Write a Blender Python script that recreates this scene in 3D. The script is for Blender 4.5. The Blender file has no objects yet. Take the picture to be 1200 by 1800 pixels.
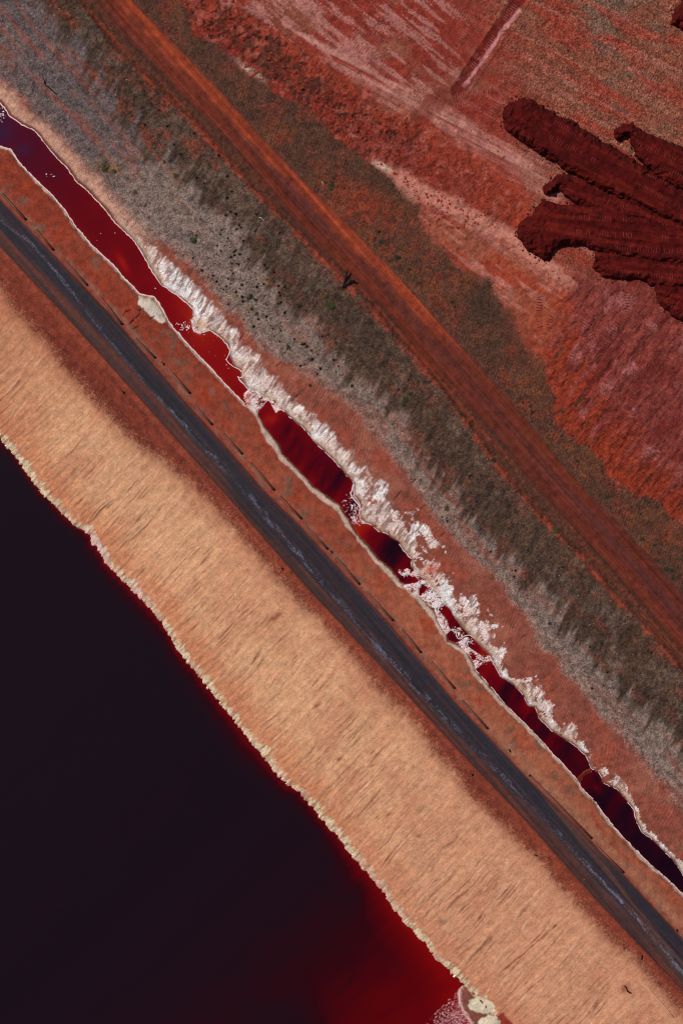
import bpy, math, random
import numpy as np

# ---------------------------------------------------------------- camera, sky, sun
CAMH = 250.0                      # camera height above the lake
S = 0.1                           # metres per photograph pixel at lake level
scn = bpy.context.scene
COL = scn.collection
cam_d = bpy.data.cameras.new('Camera')
cam = bpy.data.objects.new('Camera', cam_d); COL.objects.link(cam)
cam.location = (0, 0, CAMH); cam.rotation_euler = (0, 0, 0)
cam_d.sensor_fit = 'VERTICAL'; cam_d.sensor_height = 36.0
cam_d.lens = 36.0 * CAMH / (1800 * S)
cam_d.clip_start = 1.0; cam_d.clip_end = 20000.0
scn.camera = cam
SUN_EL, SUN_AZ = math.radians(56), math.radians(-62)      # azimuth clockwise from +Y (top of picture)
world = bpy.data.worlds.new('World'); scn.world = world; world.use_nodes = True
wn = world.node_tree.nodes; wl = world.node_tree.links; wn.clear()
sky = wn.new('ShaderNodeTexSky'); sky.sky_type = 'NISHITA'; sky.sun_disc = False
sky.sun_elevation = SUN_EL; sky.sun_rotation = SUN_AZ
bg = wn.new('ShaderNodeBackground'); bg.inputs['Strength'].default_value = 0.05
wo = wn.new('ShaderNodeOutputWorld'); wl.new(sky.outputs[0], bg.inputs[0]); wl.new(bg.outputs[0], wo.inputs[0])
sd = bpy.data.lights.new('Sun', 'SUN'); sd.energy = 3.1; sd.angle = math.radians(0.5); sd.color = (1.0, 0.965, 0.92)
so = bpy.data.objects.new('Sun', sd); COL.objects.link(so)
so.rotation_euler = (math.pi/2 - SUN_EL, 0, math.pi - SUN_AZ)
so.rotation_euler = (math.radians(90) - SUN_EL, 0, -SUN_AZ + math.pi)
scn.view_settings.view_transform = 'Standard'; scn.view_settings.look = 'None'
scn.view_settings.exposure = 0.0; scn.view_settings.gamma = 1.0
scn.view_settings.use_curve_mapping = False
try: scn.cycles.filter_width = 1.1
except Exception: pass

rng = np.random.default_rng(7); random.seed(7)
A = lambda *a: np.array(a, dtype=np.float64)

# ---------------------------------------------------------------- noise
TB = rng.random((64, 256, 256)).astype(np.float32)
def vn(x, y, s):
    T = TB[s % 64]
    xi = np.floor(x); yi = np.floor(y); fx = (x-xi).astype(np.float32); fy = (y-yi).astype(np.float32)
    fx = fx*fx*(3-2*fx); fy = fy*fy*(3-2*fy)
    a = xi.astype(np.int64) & 255; b = yi.astype(np.int64) & 255; a1 = (a+1) & 255; b1 = (b+1) & 255
    return (T[a, b]*(1-fx)+T[a1, b]*fx)*(1-fy)+(T[a, b1]*(1-fx)+T[a1, b1]*fx)*fy
def fbm(x, y, sx, sy=None, o=4, s=0, g=.55):
    sy = sy or sx; r = 0; a = 1.0; t = 0; x = x/sx+s*17.3; y = y/sy+s*9.1
    for i in range(o):
        r = r + a*vn(x, y, s+i*7); t += a; a *= g; x = x*2.03+5.1; y = y*2.01+3.7
    return r/t
def sm(a, b, x):
    t = np.clip((x-a)/(b-a), 0, 1); return t*t*(3-2*t)
def lin(c):
    c = np.array(c, dtype=np.float64)/255; return np.where(c <= .04045, c/12.92, ((c+.055)/1.055)**2.4)
ALB = 1.0
def col(r, g, b): return lin((r, g, b))*ALB
def mix(C, c, m):
    m = np.clip(m, 0, 1)[..., None]; return C*(1-m)+c*m

# ---------------------------------------------------------------- the long lines of the place, as v = f(u)
EU = A(.66, .751); EU /= np.linalg.norm(EU); EV = A(EU[1], -EU[0])
def uv(x, y): return x*EU[0]+y*EU[1], x*EV[0]+y*EV[1]
LN = dict(
 shore=[(0,771),(15,788),(50,833),(77,870),(100,893),(127,920),(157,940),(167,960),(187,990),(213,1020),(240,1043),(257,1063),(287,1097),(311,1141),(342,1178),(369,1213),(400,1250),(420,1280),(443,1307),(467,1333),(487,1360),(503,1377),(530,1397),(540,1412),(560,1433),(597,1475),(613,1497),(633,1517),(637,1527),(657,1547),(677,1570),(679,1583),(700,1607),(717,1627),(747,1660),(767,1687),(800,1717),(822,1738),(850,1766),(880,1800),(915,1840)],
 tan=[(-60,440),(0,505),(33,553),(77,600),(117,655),(173,711),(200,743),(250,788),(283,805),(310,833),(347,863),(400,915),(433,953),(483,1010),(525,1056),(557,1087),(590,1123),(633,1163),(667,1210),(717,1257),(750,1303),(800,1360),(820,1393),(867,1437),(910,1483),(947,1513),(980,1553),(1013,1590),(1040,1620),(1077,1657),(1117,1690),(1147,1727),(1183,1763),(1200,1783),(1260,1850)],
 rsw=[(-60,375),(0,433),(120,560),(243,697),(400,873),(553,1048),(600,1097),(800,1313),(933,1453),(1050,1585),(1200,1743),(1300,1850)],
 rne=[(-60,285),(0,347),(90,440),(213,570),(320,697),(400,785),(463,858),(527,921),(630,1033),(690,1100),(800,1232),(867,1302),(933,1372),(1013,1450),(1100,1540),(1200,1648),(1300,1755)],
 streak=[(0,385),(60,430),(133,520),(200,605),(280,700),(400,830),(440,875),(500,945),(540,992),(580,1040),(640,1110),(670,1145),(740,1218),(800,1280),(850,1330),(920,1400),(1010,1498),(1060,1552),(1120,1615),(1190,1700)],
 dsw=[(-40,245),(0,257),(20,263),(33,283),(57,310),(90,340),(113,367),(133,397),(163,432),(197,463),(217,487),(247,517),(270,522),(280,533),(293,557),(300,570),(320,593),(347,623),(367,643),(400,679),(413,693),(424,703),(435,715),(452,727),(457,736),(467,752),(477,764),(490,780),(497,797),(530,830),(550,853),(573,870),(597,887),(613,913),(627,937),(647,957),(667,983),(687,999),(705,1022),(735,1044),(752,1062),(770,1082),(784,1112),(788,1126),(803,1132),(820,1144),(832,1165),(835,1177),(850,1193),(870,1217),(887,1237),(913,1263),(947,1297),(973,1327),(987,1340),(1013,1370),(1020,1383),(1033,1397),(1047,1410),(1060,1430),(1073,1447),(1093,1470),(1120,1497),(1143,1520),(1170,1543),(1200,1572),(1260,1630)],
 dne=[(-40,150),(0,180),(10,191),(17,204),(27,210),(41,220),(58,228),(69,238),(80,253),(100,277),(120,297),(133,317),(157,338),(187,370),(203,393),(230,417),(248,440),(263,470),(283,500),(317,523),(337,540),(341,560),(345,584),(370,580),(387,593),(402,607),(404,626),(413,645),(423,650),(424,664),(432,680),(445,688),(470,703),(480,708),(484,722),(496,720),(517,740),(531,751),(544,764),(553,779),(567,790),(590,813),(607,833),(622,850),(622,870),(633,887),(632,907),(640,919),(653,923),(663,933),(677,937),(700,953),(710,970),(723,983),(722,996),(733,1010),(749,1024),(765,1043),(781,1063),(792,1073),(800,1087),(812,1103),(824,1117),(845,1137),(860,1152),(867,1167),(880,1190),(900,1203),(920,1223),(927,1240),(940,1243),(947,1263),(967,1283),(993,1300),(1013,1313),(1030,1330),(1038,1350),(1053,1360),(1060,1377),(1083,1387),(1100,1407),(1112,1422),(1117,1443),(1127,1463),(1147,1477),(1167,1497),(1183,1513),(1200,1540),(1260,1600)],
 salt=[(-60,100),(0,172),(60,220),(110,265),(150,305),(190,350),(230,400),(254,427),(276,433),(300,457),(309,466),(333,493),(355,508),(371,528),(395,548),(400,567),(415,580),(428,606),(457,624),(464,640),(475,656),(492,664),(499,680),(506,696),(520,703),(533,713),(547,721),(559,735),(573,747),(600,780),(617,797),(616,813),(637,823),(645,845),(660,848),(680,857),(688,877),(710,897),(737,920),(743,940),(753,957),(765,967),(783,983),(797,1013),(815,1045),(847,1073),(863,1097),(886,1130),(884,1165),(892,1192),(910,1197),(933,1193),(943,1210),(957,1233),(983,1263),(1017,1290),(1040,1317),(1047,1337),(1067,1358),(1094,1378),(1108,1402),(1120,1425),(1130,1448),(1155,1467),(1180,1495),(1200,1522),(1260,1585)],
 gsw=[(-60,70),(0,150),(45,185),(90,230),(130,270),(165,320),(195,360),(230,400),(255,425),(300,440),(340,475),(380,522),(430,580),(470,618),(530,655),(600,705),(680,790),(720,850),(780,930),(850,1000),(900,1060),(950,1135),(1000,1195),(1060,1262),(1120,1340),(1200,1430),(1260,1500)],
 scr=[(-60,-160),(60,0),(150,110),(215,190),(270,260),(330,330),(400,390),(470,480),(540,560),(590,610),(650,690),(700,740),(760,830),(830,920),(900,1000),(960,1060),(1040,1160),(1090,1220),(1150,1290),(1200,1330),(1260,1400)],
 berm=[(100,-40),(150,20),(200,90),(240,122),(270,150),(310,190),(350,230),(390,275),(440,330),(500,390),(560,450),(610,500),(650,540),(690,590),(730,630),(770,680),(830,760),(880,830),(930,890),(980,940),(1030,990),(1080,1050),(1130,1100),(1200,1183),(1260,1250)],
 tsw=[(130,-40),(167,0),(233,80),(300,150),(400,250),(443,300),(497,367),(550,427),(633,505),(683,557),(717,597),(800,690),(893,795),(933,849),(1000,919),(1067,995),(1133,1070),(1200,1148),(1260,1215)],
 tne=[(200,-45),(238,0),(287,50),(337,103),(400,168),(460,235),(523,300),(567,343),(627,403),(690,470),(737,520),(770,557),(800,590),(900,700),(987,807),(1033,860),(1110,940),(1200,1037),(1260,1100)],
 rub=[(290,-60),(315,0),(350,60),(400,97),(450,137),(500,170),(540,200),(583,235),(633,270),(660,289),(700,312),(725,345),(745,405),(800,462),(850,497),(880,533),(907,567),(917,600),(947,630),(955,664),(975,700),(972,742),(990,757),(1007,772),(1033,790),(1048,807),(1073,840),(1100,860),(1127,877),(1160,897),(1200,915),(1260,960)],
 crest=[(330,-60),(400,-10),(450,25),(500,58),(550,98),(600,145),(650,178),(700,200),(740,215),(790,248),(840,280),(890,315),(935,352),(960,440),(1010,490),(1030,560),(1060,640),(1090,700),(1150,770),(1200,810),(1260,870)],
 pfoot=[(560,215),(655,285),(690,305),(720,325),(745,338),(800,367),(850,392),(890,412),(930,445),(960,468),(990,487),(1010,505)],
)
FL = {}
for k, p in LN.items():
    p = np.array(p, float); a, b = uv(p[:, 0], p[:, 1]); i = np.argsort(a, kind='stable'); FL[k] = (a[i], b[i])
def F(k, u): return np.interp(u, *FL[k])

def sdpoly(x, y, P, pad=60):
    """signed distance to a polygon, positive inside; -pad far away"""
    P = np.array(P, float); out = np.full(x.shape, -float(pad))
    m = (x > P[:, 0].min()-pad) & (x < P[:, 0].max()+pad) & (y > P[:, 1].min()-pad) & (y < P[:, 1].max()+pad)
    if not m.any(): return out
    X = x[m]; Y = y[m]; d = np.full(X.shape, 1e12); ins = np.zeros(X.shape, bool); n = len(P)
    for i in range(n):
        ax, ay = P[i]; bx, by = P[(i+1) % n]; ex, ey = bx-ax, by-ay
        t = np.clip(((X-ax)*ex+(Y-ay)*ey)/(ex*ex+ey*ey+1e-9), 0, 1)
        d = np.minimum(d, (X-ax-t*ex)**2+(Y-ay-t*ey)**2)
        if ay != by:
            c = ((ay > Y) != (by > Y)) & (X < ex*(Y-ay)/(by-ay)+ax); ins ^= c
    d = np.sqrt(d); out[m] = np.maximum(np.where(ins, d, -d), -pad); return out
def dline(x, y, P, pad=80):
    """distance to an open polyline"""
    P = np.array(P, float); out = np.full(x.shape, float(pad))
    m = (x > P[:, 0].min()-pad) & (x < P[:, 0].max()+pad) & (y > P[:, 1].min()-pad) & (y < P[:, 1].max()+pad)
    if not m.any(): return out
    X = x[m]; Y = y[m]; d = np.full(X.shape, 1e12)
    for i in range(len(P)-1):
        ax, ay = P[i]; ex, ey = P[i+1]-P[i]
        t = np.clip(((X-ax)*ex+(Y-ay)*ey)/(ex*ex+ey*ey+1e-9), 0, 1)
        d = np.minimum(d, (X-ax-t*ex)**2+(Y-ay-t*ey)**2)
    out[m] = np.minimum(np.sqrt(d), pad); return out
def blob(x, y, cx, cy, rx, ry, a=0):
    c, s = math.cos(math.radians(a)), math.sin(math.radians(a)); dx = x-cx; dy = y-cy
    return np.exp(-(((dx*c+dy*s)/rx)**2+((-dx*s+dy*c)/ry)**2))

# dumped soil mounds (outline in photograph pixels, axis of the dozer lane, label)
MOUNDS = [
 dict(P=[(879,203),(883,190),(895,180),(913,172),(934,173),(950,186),(977,200),(1007,212),(1040,236),(1083,262),(1133,291),(1200,333),(1290,382),(1290,450),(1200,402),(1120,364),(1060,340),(1030,322),(997,302),(967,281),(933,260),(900,238),(885,222)],
      ax=[(925,208),(1290,408)], h=2.2, label='longest dark red soil mound with a rounded nose, pushed out onto the pale tracks'),
 dict(P=[(997,303),(985,303),(975,308),(966,318),(954,326),(952,336),(960,343),(973,343),(981,334),(992,344),(1004,358),(1060,378),(1120,392),(1200,418),(1290,460),(1290,420),(1200,385),(1120,352),(1060,330),(1025,312)],
      ax=[(985,322),(1290,440)], h=1.7, label='small dark red soil mound with a lumpy hooked tip below the longest mound'),
 dict(P=[(947,352),(985,357),(1007,358),(1060,357),(1120,372),(1200,392),(1290,415),(1290,480),(1200,470),(1130,462),(1080,452),(1047,442),(1027,433),(1000,433),(980,434),(972,440),(964,463),(955,460),(940,450),(922,436),(909,416),(907,404),(915,390),(930,378),(938,364)],
      ax=[(950,400),(1290,445)], h=2.0, label='broad dark red soil mound whose rough tip spills down over the pink slope'),
 dict(P=[(1043,441),(1070,440),(1130,446),(1200,458),(1290,470),(1290,518),(1200,512),(1153,506),(1120,491),(1095,491),(1080,494),(1063,490),(1050,482),(1042,470)],
      ax=[(1060,468),(1290,500)], h=1.7, label='low dark red soil mound with a rounded end above the mauve graded fill'),
 dict(P=[(1150,498),(1200,496),(1290,500),(1290,600),(1240,590),(1205,570),(1190,562),(1167,545),(1150,524)],
      ax=[(1175,525),(1290,560)], h=1.6, label='lowest dark red soil mound, at the right edge beside the mauve fill'),
 dict(P=[(1074,236),(1080,226),(1090,219),(1110,217),(1133,229),(1167,246),(1200,259),(1290,300),(1290,380),(1200,338),(1140,302),(1113,277),(1109,258),(1105,244),(1096,242),(1090,250),(1080,247)],
      ax=[(1110,240),(1290,335)], h=1.8, label='dark red soil mound with a curled tip next above the longest mound'),
 dict(P=[(1176,44),(1178,30),(1184,16),(1196,4),(1215,-20),(1290,-30),(1290,75),(1215,58),(1200,52),(1188,47)],
      ax=[(1200,25),(1290,40)], h=1.6, label='dark red soil mound cut by the top right corner of the view'),
]
BLOBSW = [(243,516),(258,519),(275,533),(288,552),(293,565),(285,569),(270,561),(255,547),(243,534)]
# pieces of bank and crust that interrupt the ditch water
ISL = [  # polygon, kind
 ([(436,684),(450,691),(471,703),(461,716),(452,727),(444,722),(434,712),(429,702),(430,692)], 'salt'),
 ([(475,707),(481,703),(492,712),(498,719),(490,722),(485,726),(480,716)], 'salt'),
 ([(336,562),(346,552),(368,560),(378,572),(368,580),(352,587),(341,583)], 'salt'),
 ([(698,1000),(707,1003),(716,999),(722,1003),(730,1012),(726,1014),(715,1009),(708,1013),(702,1009)], 'mix'),
 ([(726,1003),(735,1008),(747,1020),(757,1034),(751,1033),(741,1026),(731,1016)], 'salt'),
 ([(706,1030),(722,1026),(735,1024),(741,1030),(735,1038),(736,1048),(724,1046),(712,1036)], 'salt'),
 ([(738,1048),(752,1040),(760,1036),(772,1048),(776,1056),(780,1064),(770,1070),(764,1070),(752,1062)], 'mix'),
 ([(764,1072),(772,1074),(785,1090),(788,1100),(792,1108),(784,1115),(776,1104),(768,1088)], 'salt'),
 ([(800,1105),(809,1104),(814,1112),(813,1120),(808,1124),(804,1118),(804,1110)], 'mix'),
 ([(804,1130),(812,1124),(820,1120),(823,1123),(818,1132),(826,1140),(838,1148),(842,1150),(852,1158),(858,1162),(848,1168),(836,1175),(833,1166),(828,1152),(815,1142)], 'salt'),
 ([(1011,1370),(1020,1361),(1030,1354),(1036,1352),(1039,1356),(1030,1362),(1020,1372),(1018,1380)], 'red'),
]
SMALLPOOL = [(828,1150),(835,1150),(838,1157),(835,1161),(830,1159)]

def fields(x, y):
    """everything needed at photograph-pixel positions: zone distances"""
    u, v = uv(x, y); f = {'u': u, 'v': v, 'x': x, 'y': y}
    n1 = fbm(u, v, 9, o=3, s=1)-.5; n2 = fbm(u, v, 30, o=3, s=2)-.5
    sp = fbm(u, v, 4, 26, o=2, s=3)-.5
    f['n1'], f['n2'] = n1, n2
    for k in LN: f[k] = v-F(k, u)
    f['shore'] = f['shore']+sp*9+n1*3
    inside = np.minimum(f['dsw'], -f['dne'])+n1*3.0                     # >0 inside ditch water
    isl = np.full(x.shape, -60.)
    near = inside > -6
    isk = {}
    for P, k in ISL:
        d = np.full(x.shape, -60.); d[near] = sdpoly(x[near], y[near], P)
        isl = np.maximum(isl, d); isk[k] = np.maximum(isk.get(k, -60), d)
    isl = isl+n1*2
    sp_ = np.full(x.shape, -60.); sp_[near] = sdpoly(x[near], y[near], SMALLPOOL)
    f['isl'] = isl; f['isk'] = isk
    f['ditch'] = np.maximum(np.minimum(inside, -isl), sp_)
    f['blobsw'] = sdpoly(x, y, BLOBSW)+n1*5
    # salt crust north-east of the lake corner
    cc = np.maximum.reduce([sdpoly(x, y, [(822,1757),(832,1752),(845,1752),(862,1758),(870,1768),(866,1778),(850,1785),(832,1778),(822,1772)]),
                            sdpoly(x, y, [(838,1796),(846,1786),(858,1783),(872,1784),(880,1796),(876,1812),(850,1818),(838,1808)])])
    f['corner'] = cc+n1*6
    f['mud'] = sdpoly(x, y, [(806,1738),(816,1731),(826,1742),(848,1764),(880,1800),(900,1830),(850,1840),(828,1800),(812,1775),(806,1755)])+n1*3
    a = math.radians(128); du = x*math.cos(a)+y*math.sin(a); dv = -x*math.sin(a)+y*math.cos(a)
    fp = sdpoly(x, y, [(1003,545),(1018,478),(1045,474),(1060,490),(1120,480),(1180,520),(1500,560),(1500,1100),(1200,915),(1160,897),(1127,877),(1100,860),(1073,840),(1048,807),(1033,792),(1007,772),(990,757),(972,742),(965,690),(950,640),(960,600),(985,580)], 120)
    fp = fp+n1*10+(fbm(du, dv, 70, 10, o=2, s=49)-.5)*26
    f['fp'] = fp
    # lake: true water
    f['lake'] = np.minimum(-f['shore'], -f['mud'])
    return f

ZL, ZD, ZDUR, ZPL = 0.0, 4.2, 6.0, 9.0
def height(f):
    x, y, u, v = f['x'], f['y'], f['u'], f['v']
    sh, tn, rs, rn = f['shore'], f['tan'], f['rsw'], f['rne']
    t = np.clip(sh/np.maximum(sh-tn, 30), 0, 1)
    rill = fbm(u, v, 4.2, 75, o=3, s=5)-.5
    rill2 = fbm(u+8*(fbm(u, v, 60, o=2, s=6)-.5), v, 13, 150, o=2, s=8)-.5
    am = sm(0, .12, t)*(1-sm(.72, .95, t))
    h = 0.15+5.9*t**.95+am*(rill*.15+rill2*.15)
    crust = sm(0, 3, sh)*(1-sm(14, 20, sh)); h = h+crust*(fbm(u, v, 3, 14, o=2, s=9)*.10)
    # shelf and road
    k = sm(-6, 8, tn); h = h*(1-k)+k*6.1
    h = h+sm(-14, -2, rs)*(1-sm(-2, 3, rs))*.28                           # windrow beside road
    h = h+sm(0, 6, rs)*(1-sm(-6, 0, rn))*.18
    h = h+sm(-3, 4, rn)*(1-sm(4, 12, rn))*.15
    # down to ditch
    w = np.maximum(rn-f['dsw'], 12); t = np.clip(rn/w, 0, 1)
    k = sm(0, 4, rn); h = h*(1-k)+k*(6.1-1.3*sm(.1, 1, t)-.3*sm(.8, 1, t))
    dn = f['dne']; k = sm(-8, 0, dn-0)
    bank = ZD+.12+1.0*sm(0, 60, dn)+.5*sm(60, 130, dn)
    bank = bank+sm(2, 14, dn)*(1-sm(50, 85, dn))*((fbm(u, v, 5, 24, o=3, s=11)-.5)*.22*(1-sm(1060, 1160, u))+(fbm(x, y, 7, o=4, s=11)-.5)*.10)
    h = np.where(dn > -4, bank, h)
    k = sm(-2, 3, f['scr']+f['n2']*30); h = h+k*(fbm(x, y, 5, o=3, s=12)-.5)*.35
    bb = np.exp(-(f['berm']/6)**2); h = h+bb*(.35+.35*fbm(u, v, 5, o=3, s=13))
    # haul track in the middle
    tr = sm(-3, 4, f['tsw'])*(1-sm(-4, 3, f['tne']))
    h = h*(1-tr)+tr*(5.55+(fbm(u, v, 140, 6, o=2, s=14)-.5)*.16)
    e = sm(-3, 5, f['tne']); h = h*(1-e)+e*(5.7+(f['n2'])*.2)
    # rubble slope up to plateau
    r = f['rub']+f['n1']*5; w = np.maximum(f['rub']-f['crest'], 20)
    t = np.clip(r/w, 0, 1); rise = sm(0, 1, t)
    rough = sm(0, .15, t)*(1-sm(.85, 1.1, t))
    h = h+2.9*rise+rough*(fbm(x, y, 7, o=4, s=15)-.5)*(.5+.25*(1-sm(560, 760, u)))
    # graded fill on the right: lobes and ruts running down slope
    fill = sm(950, 1010, x+.15*y-60)*sm(470, 520, y)*(r > -6)
    a = math.radians(128); du = x*math.cos(a)+y*math.sin(a); dv = -x*math.sin(a)+y*math.cos(a)
    h = h+fill*((fbm(du, dv, 75, 15, o=5, s=16, g=.62)-.5)*1.15+(fbm(x, y, 18, o=5, s=33, g=.62)-.5)*.6+(fbm(x, y, 4, o=3, s=17)-.5)*.32)
    pl = sm(0, 12, f['crest'])*(1-fill)
    b = math.radians(27); pu = x*math.cos(b)+y*math.sin(b); pv = -x*math.sin(b)+y*math.cos(b)
    h = h+pl*((fbm(pu, pv, 80, 6, o=2, s=18)-.5)*.28+(fbm(x, y, 60, o=2, s=19)-.5)*.35)
    lane = dline(x, y, [(925,-20),(806,160)]); h = h-(1-sm(6, 16, lane))*.22*sm(0, 5, f['crest'])
    h = h+np.exp(-((lane-15)/3)**2)*.16*(fbm(x, y, 9, o=2, s=2)+.3)
    # gullies in the red bank beside the road
    for P in CRACK:
        d = dline(x, y, P, 20)+f['n1']*3.5; h = h-.28*(1-sm(.1, 1.8, d))
    h = h+(fbm(x, y, 4, o=2, s=20)-.5)*.10*(1-sm(-4, 0, -sh*0+rs)*(1-sm(0, 4, rn)))
    # water tables
    h = np.where(f['isl'] > -1, np.maximum(ZD+.06+sm(-1, 3, f['isl'])*.16, 0), h)
    dw = f['ditch']; nearw = np.abs(f['ditch']) < 14
    h = np.where((dw > -7) & (dw <= 0) & (f['isl'] < -4), np.minimum(h, ZD+.04+.09*(-dw)), h)
    h = np.where(dw > 0, ZD, h)
    h = np.where(f['mud'] > 0, .05+.02*np.minimum(f['mud'], 10), h)
    h = np.where(f['corner'] > 0, .15+.3*sm(0, 14, f['corner'])+f['n1']*.15, h)
    h = np.where(f['lake'] > 0, ZL, h)
    return h
CRACK = [[(228,570),(236,563),(243,556),(247,550),(246,545),(253,543)],[(236,577),(246,574),(255,566)],[(265,561),(272,556)],[(218,556),(221,549),(231,545)],
         [(840,1622),(846,1610)],[(940,1625),(960,1608)],[(912,1685),(945,1655),(962,1640),(976,1628),(1000,1608)],[(880,1710),(912,1683)],
         [(485,645),(495,637)],[(515,705),(524,695)],[(692,880),(700,870),(706,862)],[(724,850),(730,843)],
         [(740,895),(747,888)],[(772,945),(782,937)],[(436,588),(446,575)],[(422,596),(430,586)],[(916,1122),(925,1116)],[(955,1192),(968,1184)]]

def colour(f, fine=True):
    x, y, u, v, n1, n2 = f['x'], f['y'], f['u'], f['v'], f['n1'], f['n2']
    N = x.shape
    g = rng.random(N)-.5                                                # grain of single stones
    g2 = fbm(x, y, 3.2, o=2, s=21)-.5
    big = fbm(x, y, 120, o=3, s=22)-.5
    st = fbm(u, v, 160, 3.5, o=3, s=23)-.5                             # wheel streaks
    st2 = fbm(u, v, 260, 9, o=3, s=24)-.5
    C = np.zeros(N+(3,))+col(140, 60, 42)
    # --- bank between road and ditch
    dd = sm(500, 1500, u)
    C = mix(C, col(164, 92, 66), (dd*.75+big*1.0)*sm(0, 20, f['rne']))
    C = mix(C, col(165, 62, 38), sm(.08, .25, n2+g2*.4)*.6)
    C = mix(C, col(120, 84, 68), sm(.05, .2, fbm(x, y, 26, o=4, s=25)-.55)*.7)
    C = mix(C, col(128, 92, 76), np.exp(-((f['rne']-8)/6)**2)*(.5+n1*1.6))
    C = mix(C, col(160, 104, 78), np.exp(-((f['rne']-14)/12)**2)*sm(1400, 1650, u)*.8)
    # --- north-east bank, red with faint harrow rows
    m = sm(0, 4, f['dne'])
    Cn = np.zeros(N+(3,))+col(132, 71, 57)
    Cn = mix(Cn, col(146, 70, 52), sm(.0, .22, n2+g2*.3)*.8)
    Cn = mix(Cn, col(126, 66, 50), sm(0, .3, -n2+g*.3)*.5)
    row = np.sin((x*.94+y*.34)*2*math.pi/5.0+fbm(x, y, 60, o=3, s=26)*26)*sm(.42, .6, fbm(x, y, 60, o=3, s=27))
    Cn = mix(Cn, col(150, 92, 74), sm(.05,.25,fbm(x, y, 50, o=3, s=61)-.5)*.6)
    Cn = Cn*(1+.16*row*sm(15, 35, f['dne'])+g*.3+g2*.3)[..., None]
    C = mix(C, Cn, m)
    # --- grey gravel
    gs = f['gsw']+n2*26+n1*8
    gm = sm(-4, 12, gs+g*8)
    red = sm(.04, .16, fbm(u, v, 90, 11, o=4, s=27)-.53)               # red windows through the gravel
    red = red*(.25+.75*sm(30, 60, f['salt']))*(1-.3*sm(300,500,u))
    Gc = np.zeros(N+(3,))+col(124, 104, 94)
    Gc = mix(Gc, col(98, 84, 82), sm(-.1, .3, big+.1-.0007*(u-300)))  # cloud shade toward the top left, put into the gravel colour
    Gc = mix(Gc, col(150, 106, 92), sm(.0, 1, (40-gs)/60)*.45)
    Gc = mix(Gc, col(88, 70, 62), sm(.1, .3, fbm(x, y, 6, o=3, s=45)-.5)*.6)
    Gc = Gc*(1+g*1.1+g2*.4)[..., None]
    lo = sm(850, 1200, u); far = sm(10, 55, gs)
    gm2 = gm*(1-red*(.55+.35*lo))*(1-.55*sm(.02, .12, fbm(u, v, 120, 7, o=3, s=28)-.5)*lo*(1-far*.3))
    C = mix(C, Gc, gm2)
    # pinkish silt, upper reach; its edge with the gravel paints a cloud-shadow edge
    up = (1-sm(400, 560, u))
    C = mix(C, col(188, 140, 118)*(1+g*.5)[..., None], up*sm(3, 8, f['dne'])*(1-sm(12, 40, f['dne']+n2*16)))
    # --- dark scrub
    sc = f['scr']+(fbm(u+.35*v, v, 10, 75, o=3, s=29)-.5)*85+n1*10+(fbm(u, v, 110, o=2, s=30)-.5)*40
    smask = sm(-8, 16, sc+g*12)*(f['berm'] < 8)
    Sc = np.zeros(N+(3,))+col(78, 56, 43)
    Sc = mix(Sc, col(104, 82, 70), sm(.0, .2, fbm(x, y, 34, o=3, s=31)-.5)*.6)
    Sc = mix(Sc, col(120, 56, 38), sm(.06, .2, fbm(u, v, 50, 14, o=4, s=32)-.5)*(.8-.35*sm(500, 700, u)))
    cl = sm(.02, .16, fbm(u+.35*v, v, 11, 60, o=4, s=44)-.5+.12*np.exp(-((f['scr']-28)/26)**2)*sm(500, 700, u))
    Sc = mix(Sc, col(52, 40, 31), cl*.6)
    Sc = Sc*(.95+g*1.0+g2*.6)[..., None]
    C = mix(C, Sc, smask*(.92))
    for bx, by, r in ((185,292,22),(205,300,12),(265,265,8),(308,305,10),(140,290,0.1),(457,490,10),(465,497,8),(240,338,6),(412,520,7),(440,543,6),(238,310,8)):
        C = mix(C, col(122, 92, 56)*(1+g*.5)[..., None], blob(x, y, bx, by, r, r*.7)*sm(-.15, .1, n1)*.75)
    # red side windrow and verges of the track
    bt = np.exp(-((f['berm']+n1*9)/5.0)**2)*sm(-.12, .12, fbm(u, v, 18, o=4, s=33)-.46+g*.3)*sm(150, 300, u)
    verge = sm(-3, 5, f['berm'])*(1-sm(-4, 3, f['tne']))
    V = np.zeros(N+(3,))+col(84, 50, 38); V = V*(1+g*.6+g2*.5)[..., None]
    V = mix(V, col(124, 52, 32), sm(.02, .2, st+g2*.3))
    C = mix(C, V, verge); C = mix(C, col(146, 60, 42)*(1+g2*.6)[..., None], bt*.9)
    # --- earth haul track
    tr = sm(-4, 10, f['tsw']+n1*5+n2*4)*(1-sm(-8, 3, f['tne']+n1*4+n2*4))
    stf = fbm(u, v, 330, 2.6, o=3, s=34)-.5
    w = np.clip(f['tsw']/np.maximum(f['tsw']-f['tne'], 5), 0, 1)
    T = np.zeros(N+(3,))+col(98, 41, 29)
    T = mix(T, col(88, 46, 40), sm(-.02, .16, st2-.02)*.85)
    T = mix(T, col(120, 50, 30), sm(.02, .2, st)*.7)
    ora = sm(.45, .7, w+n2*.3)*(1-sm(.93, 1, w))*(1-sm(880, 1050, u)*.85)
    T = mix(T, col(158, 66, 37), ora*(.75+st*1.6))
    T = mix(T, col(130, 54, 34), sm(.08, .2, w)*(1-sm(.2, .32, w))*.5*(.7+st2*2))
    T = mix(T, col(70, 42, 42), np.exp(-((w-.5)/.1)**2)*sm(480, 620, u)*.6*(.6+2*st))
    T = mix(T, col(84, 40, 34), sm(900, 1200, u)*.35*(1+2*st2))
    T = mix(T, col(66, 38, 31), np.maximum(sm(.86, .97, w), 1-sm(.02, .12, w))*.75)
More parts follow.
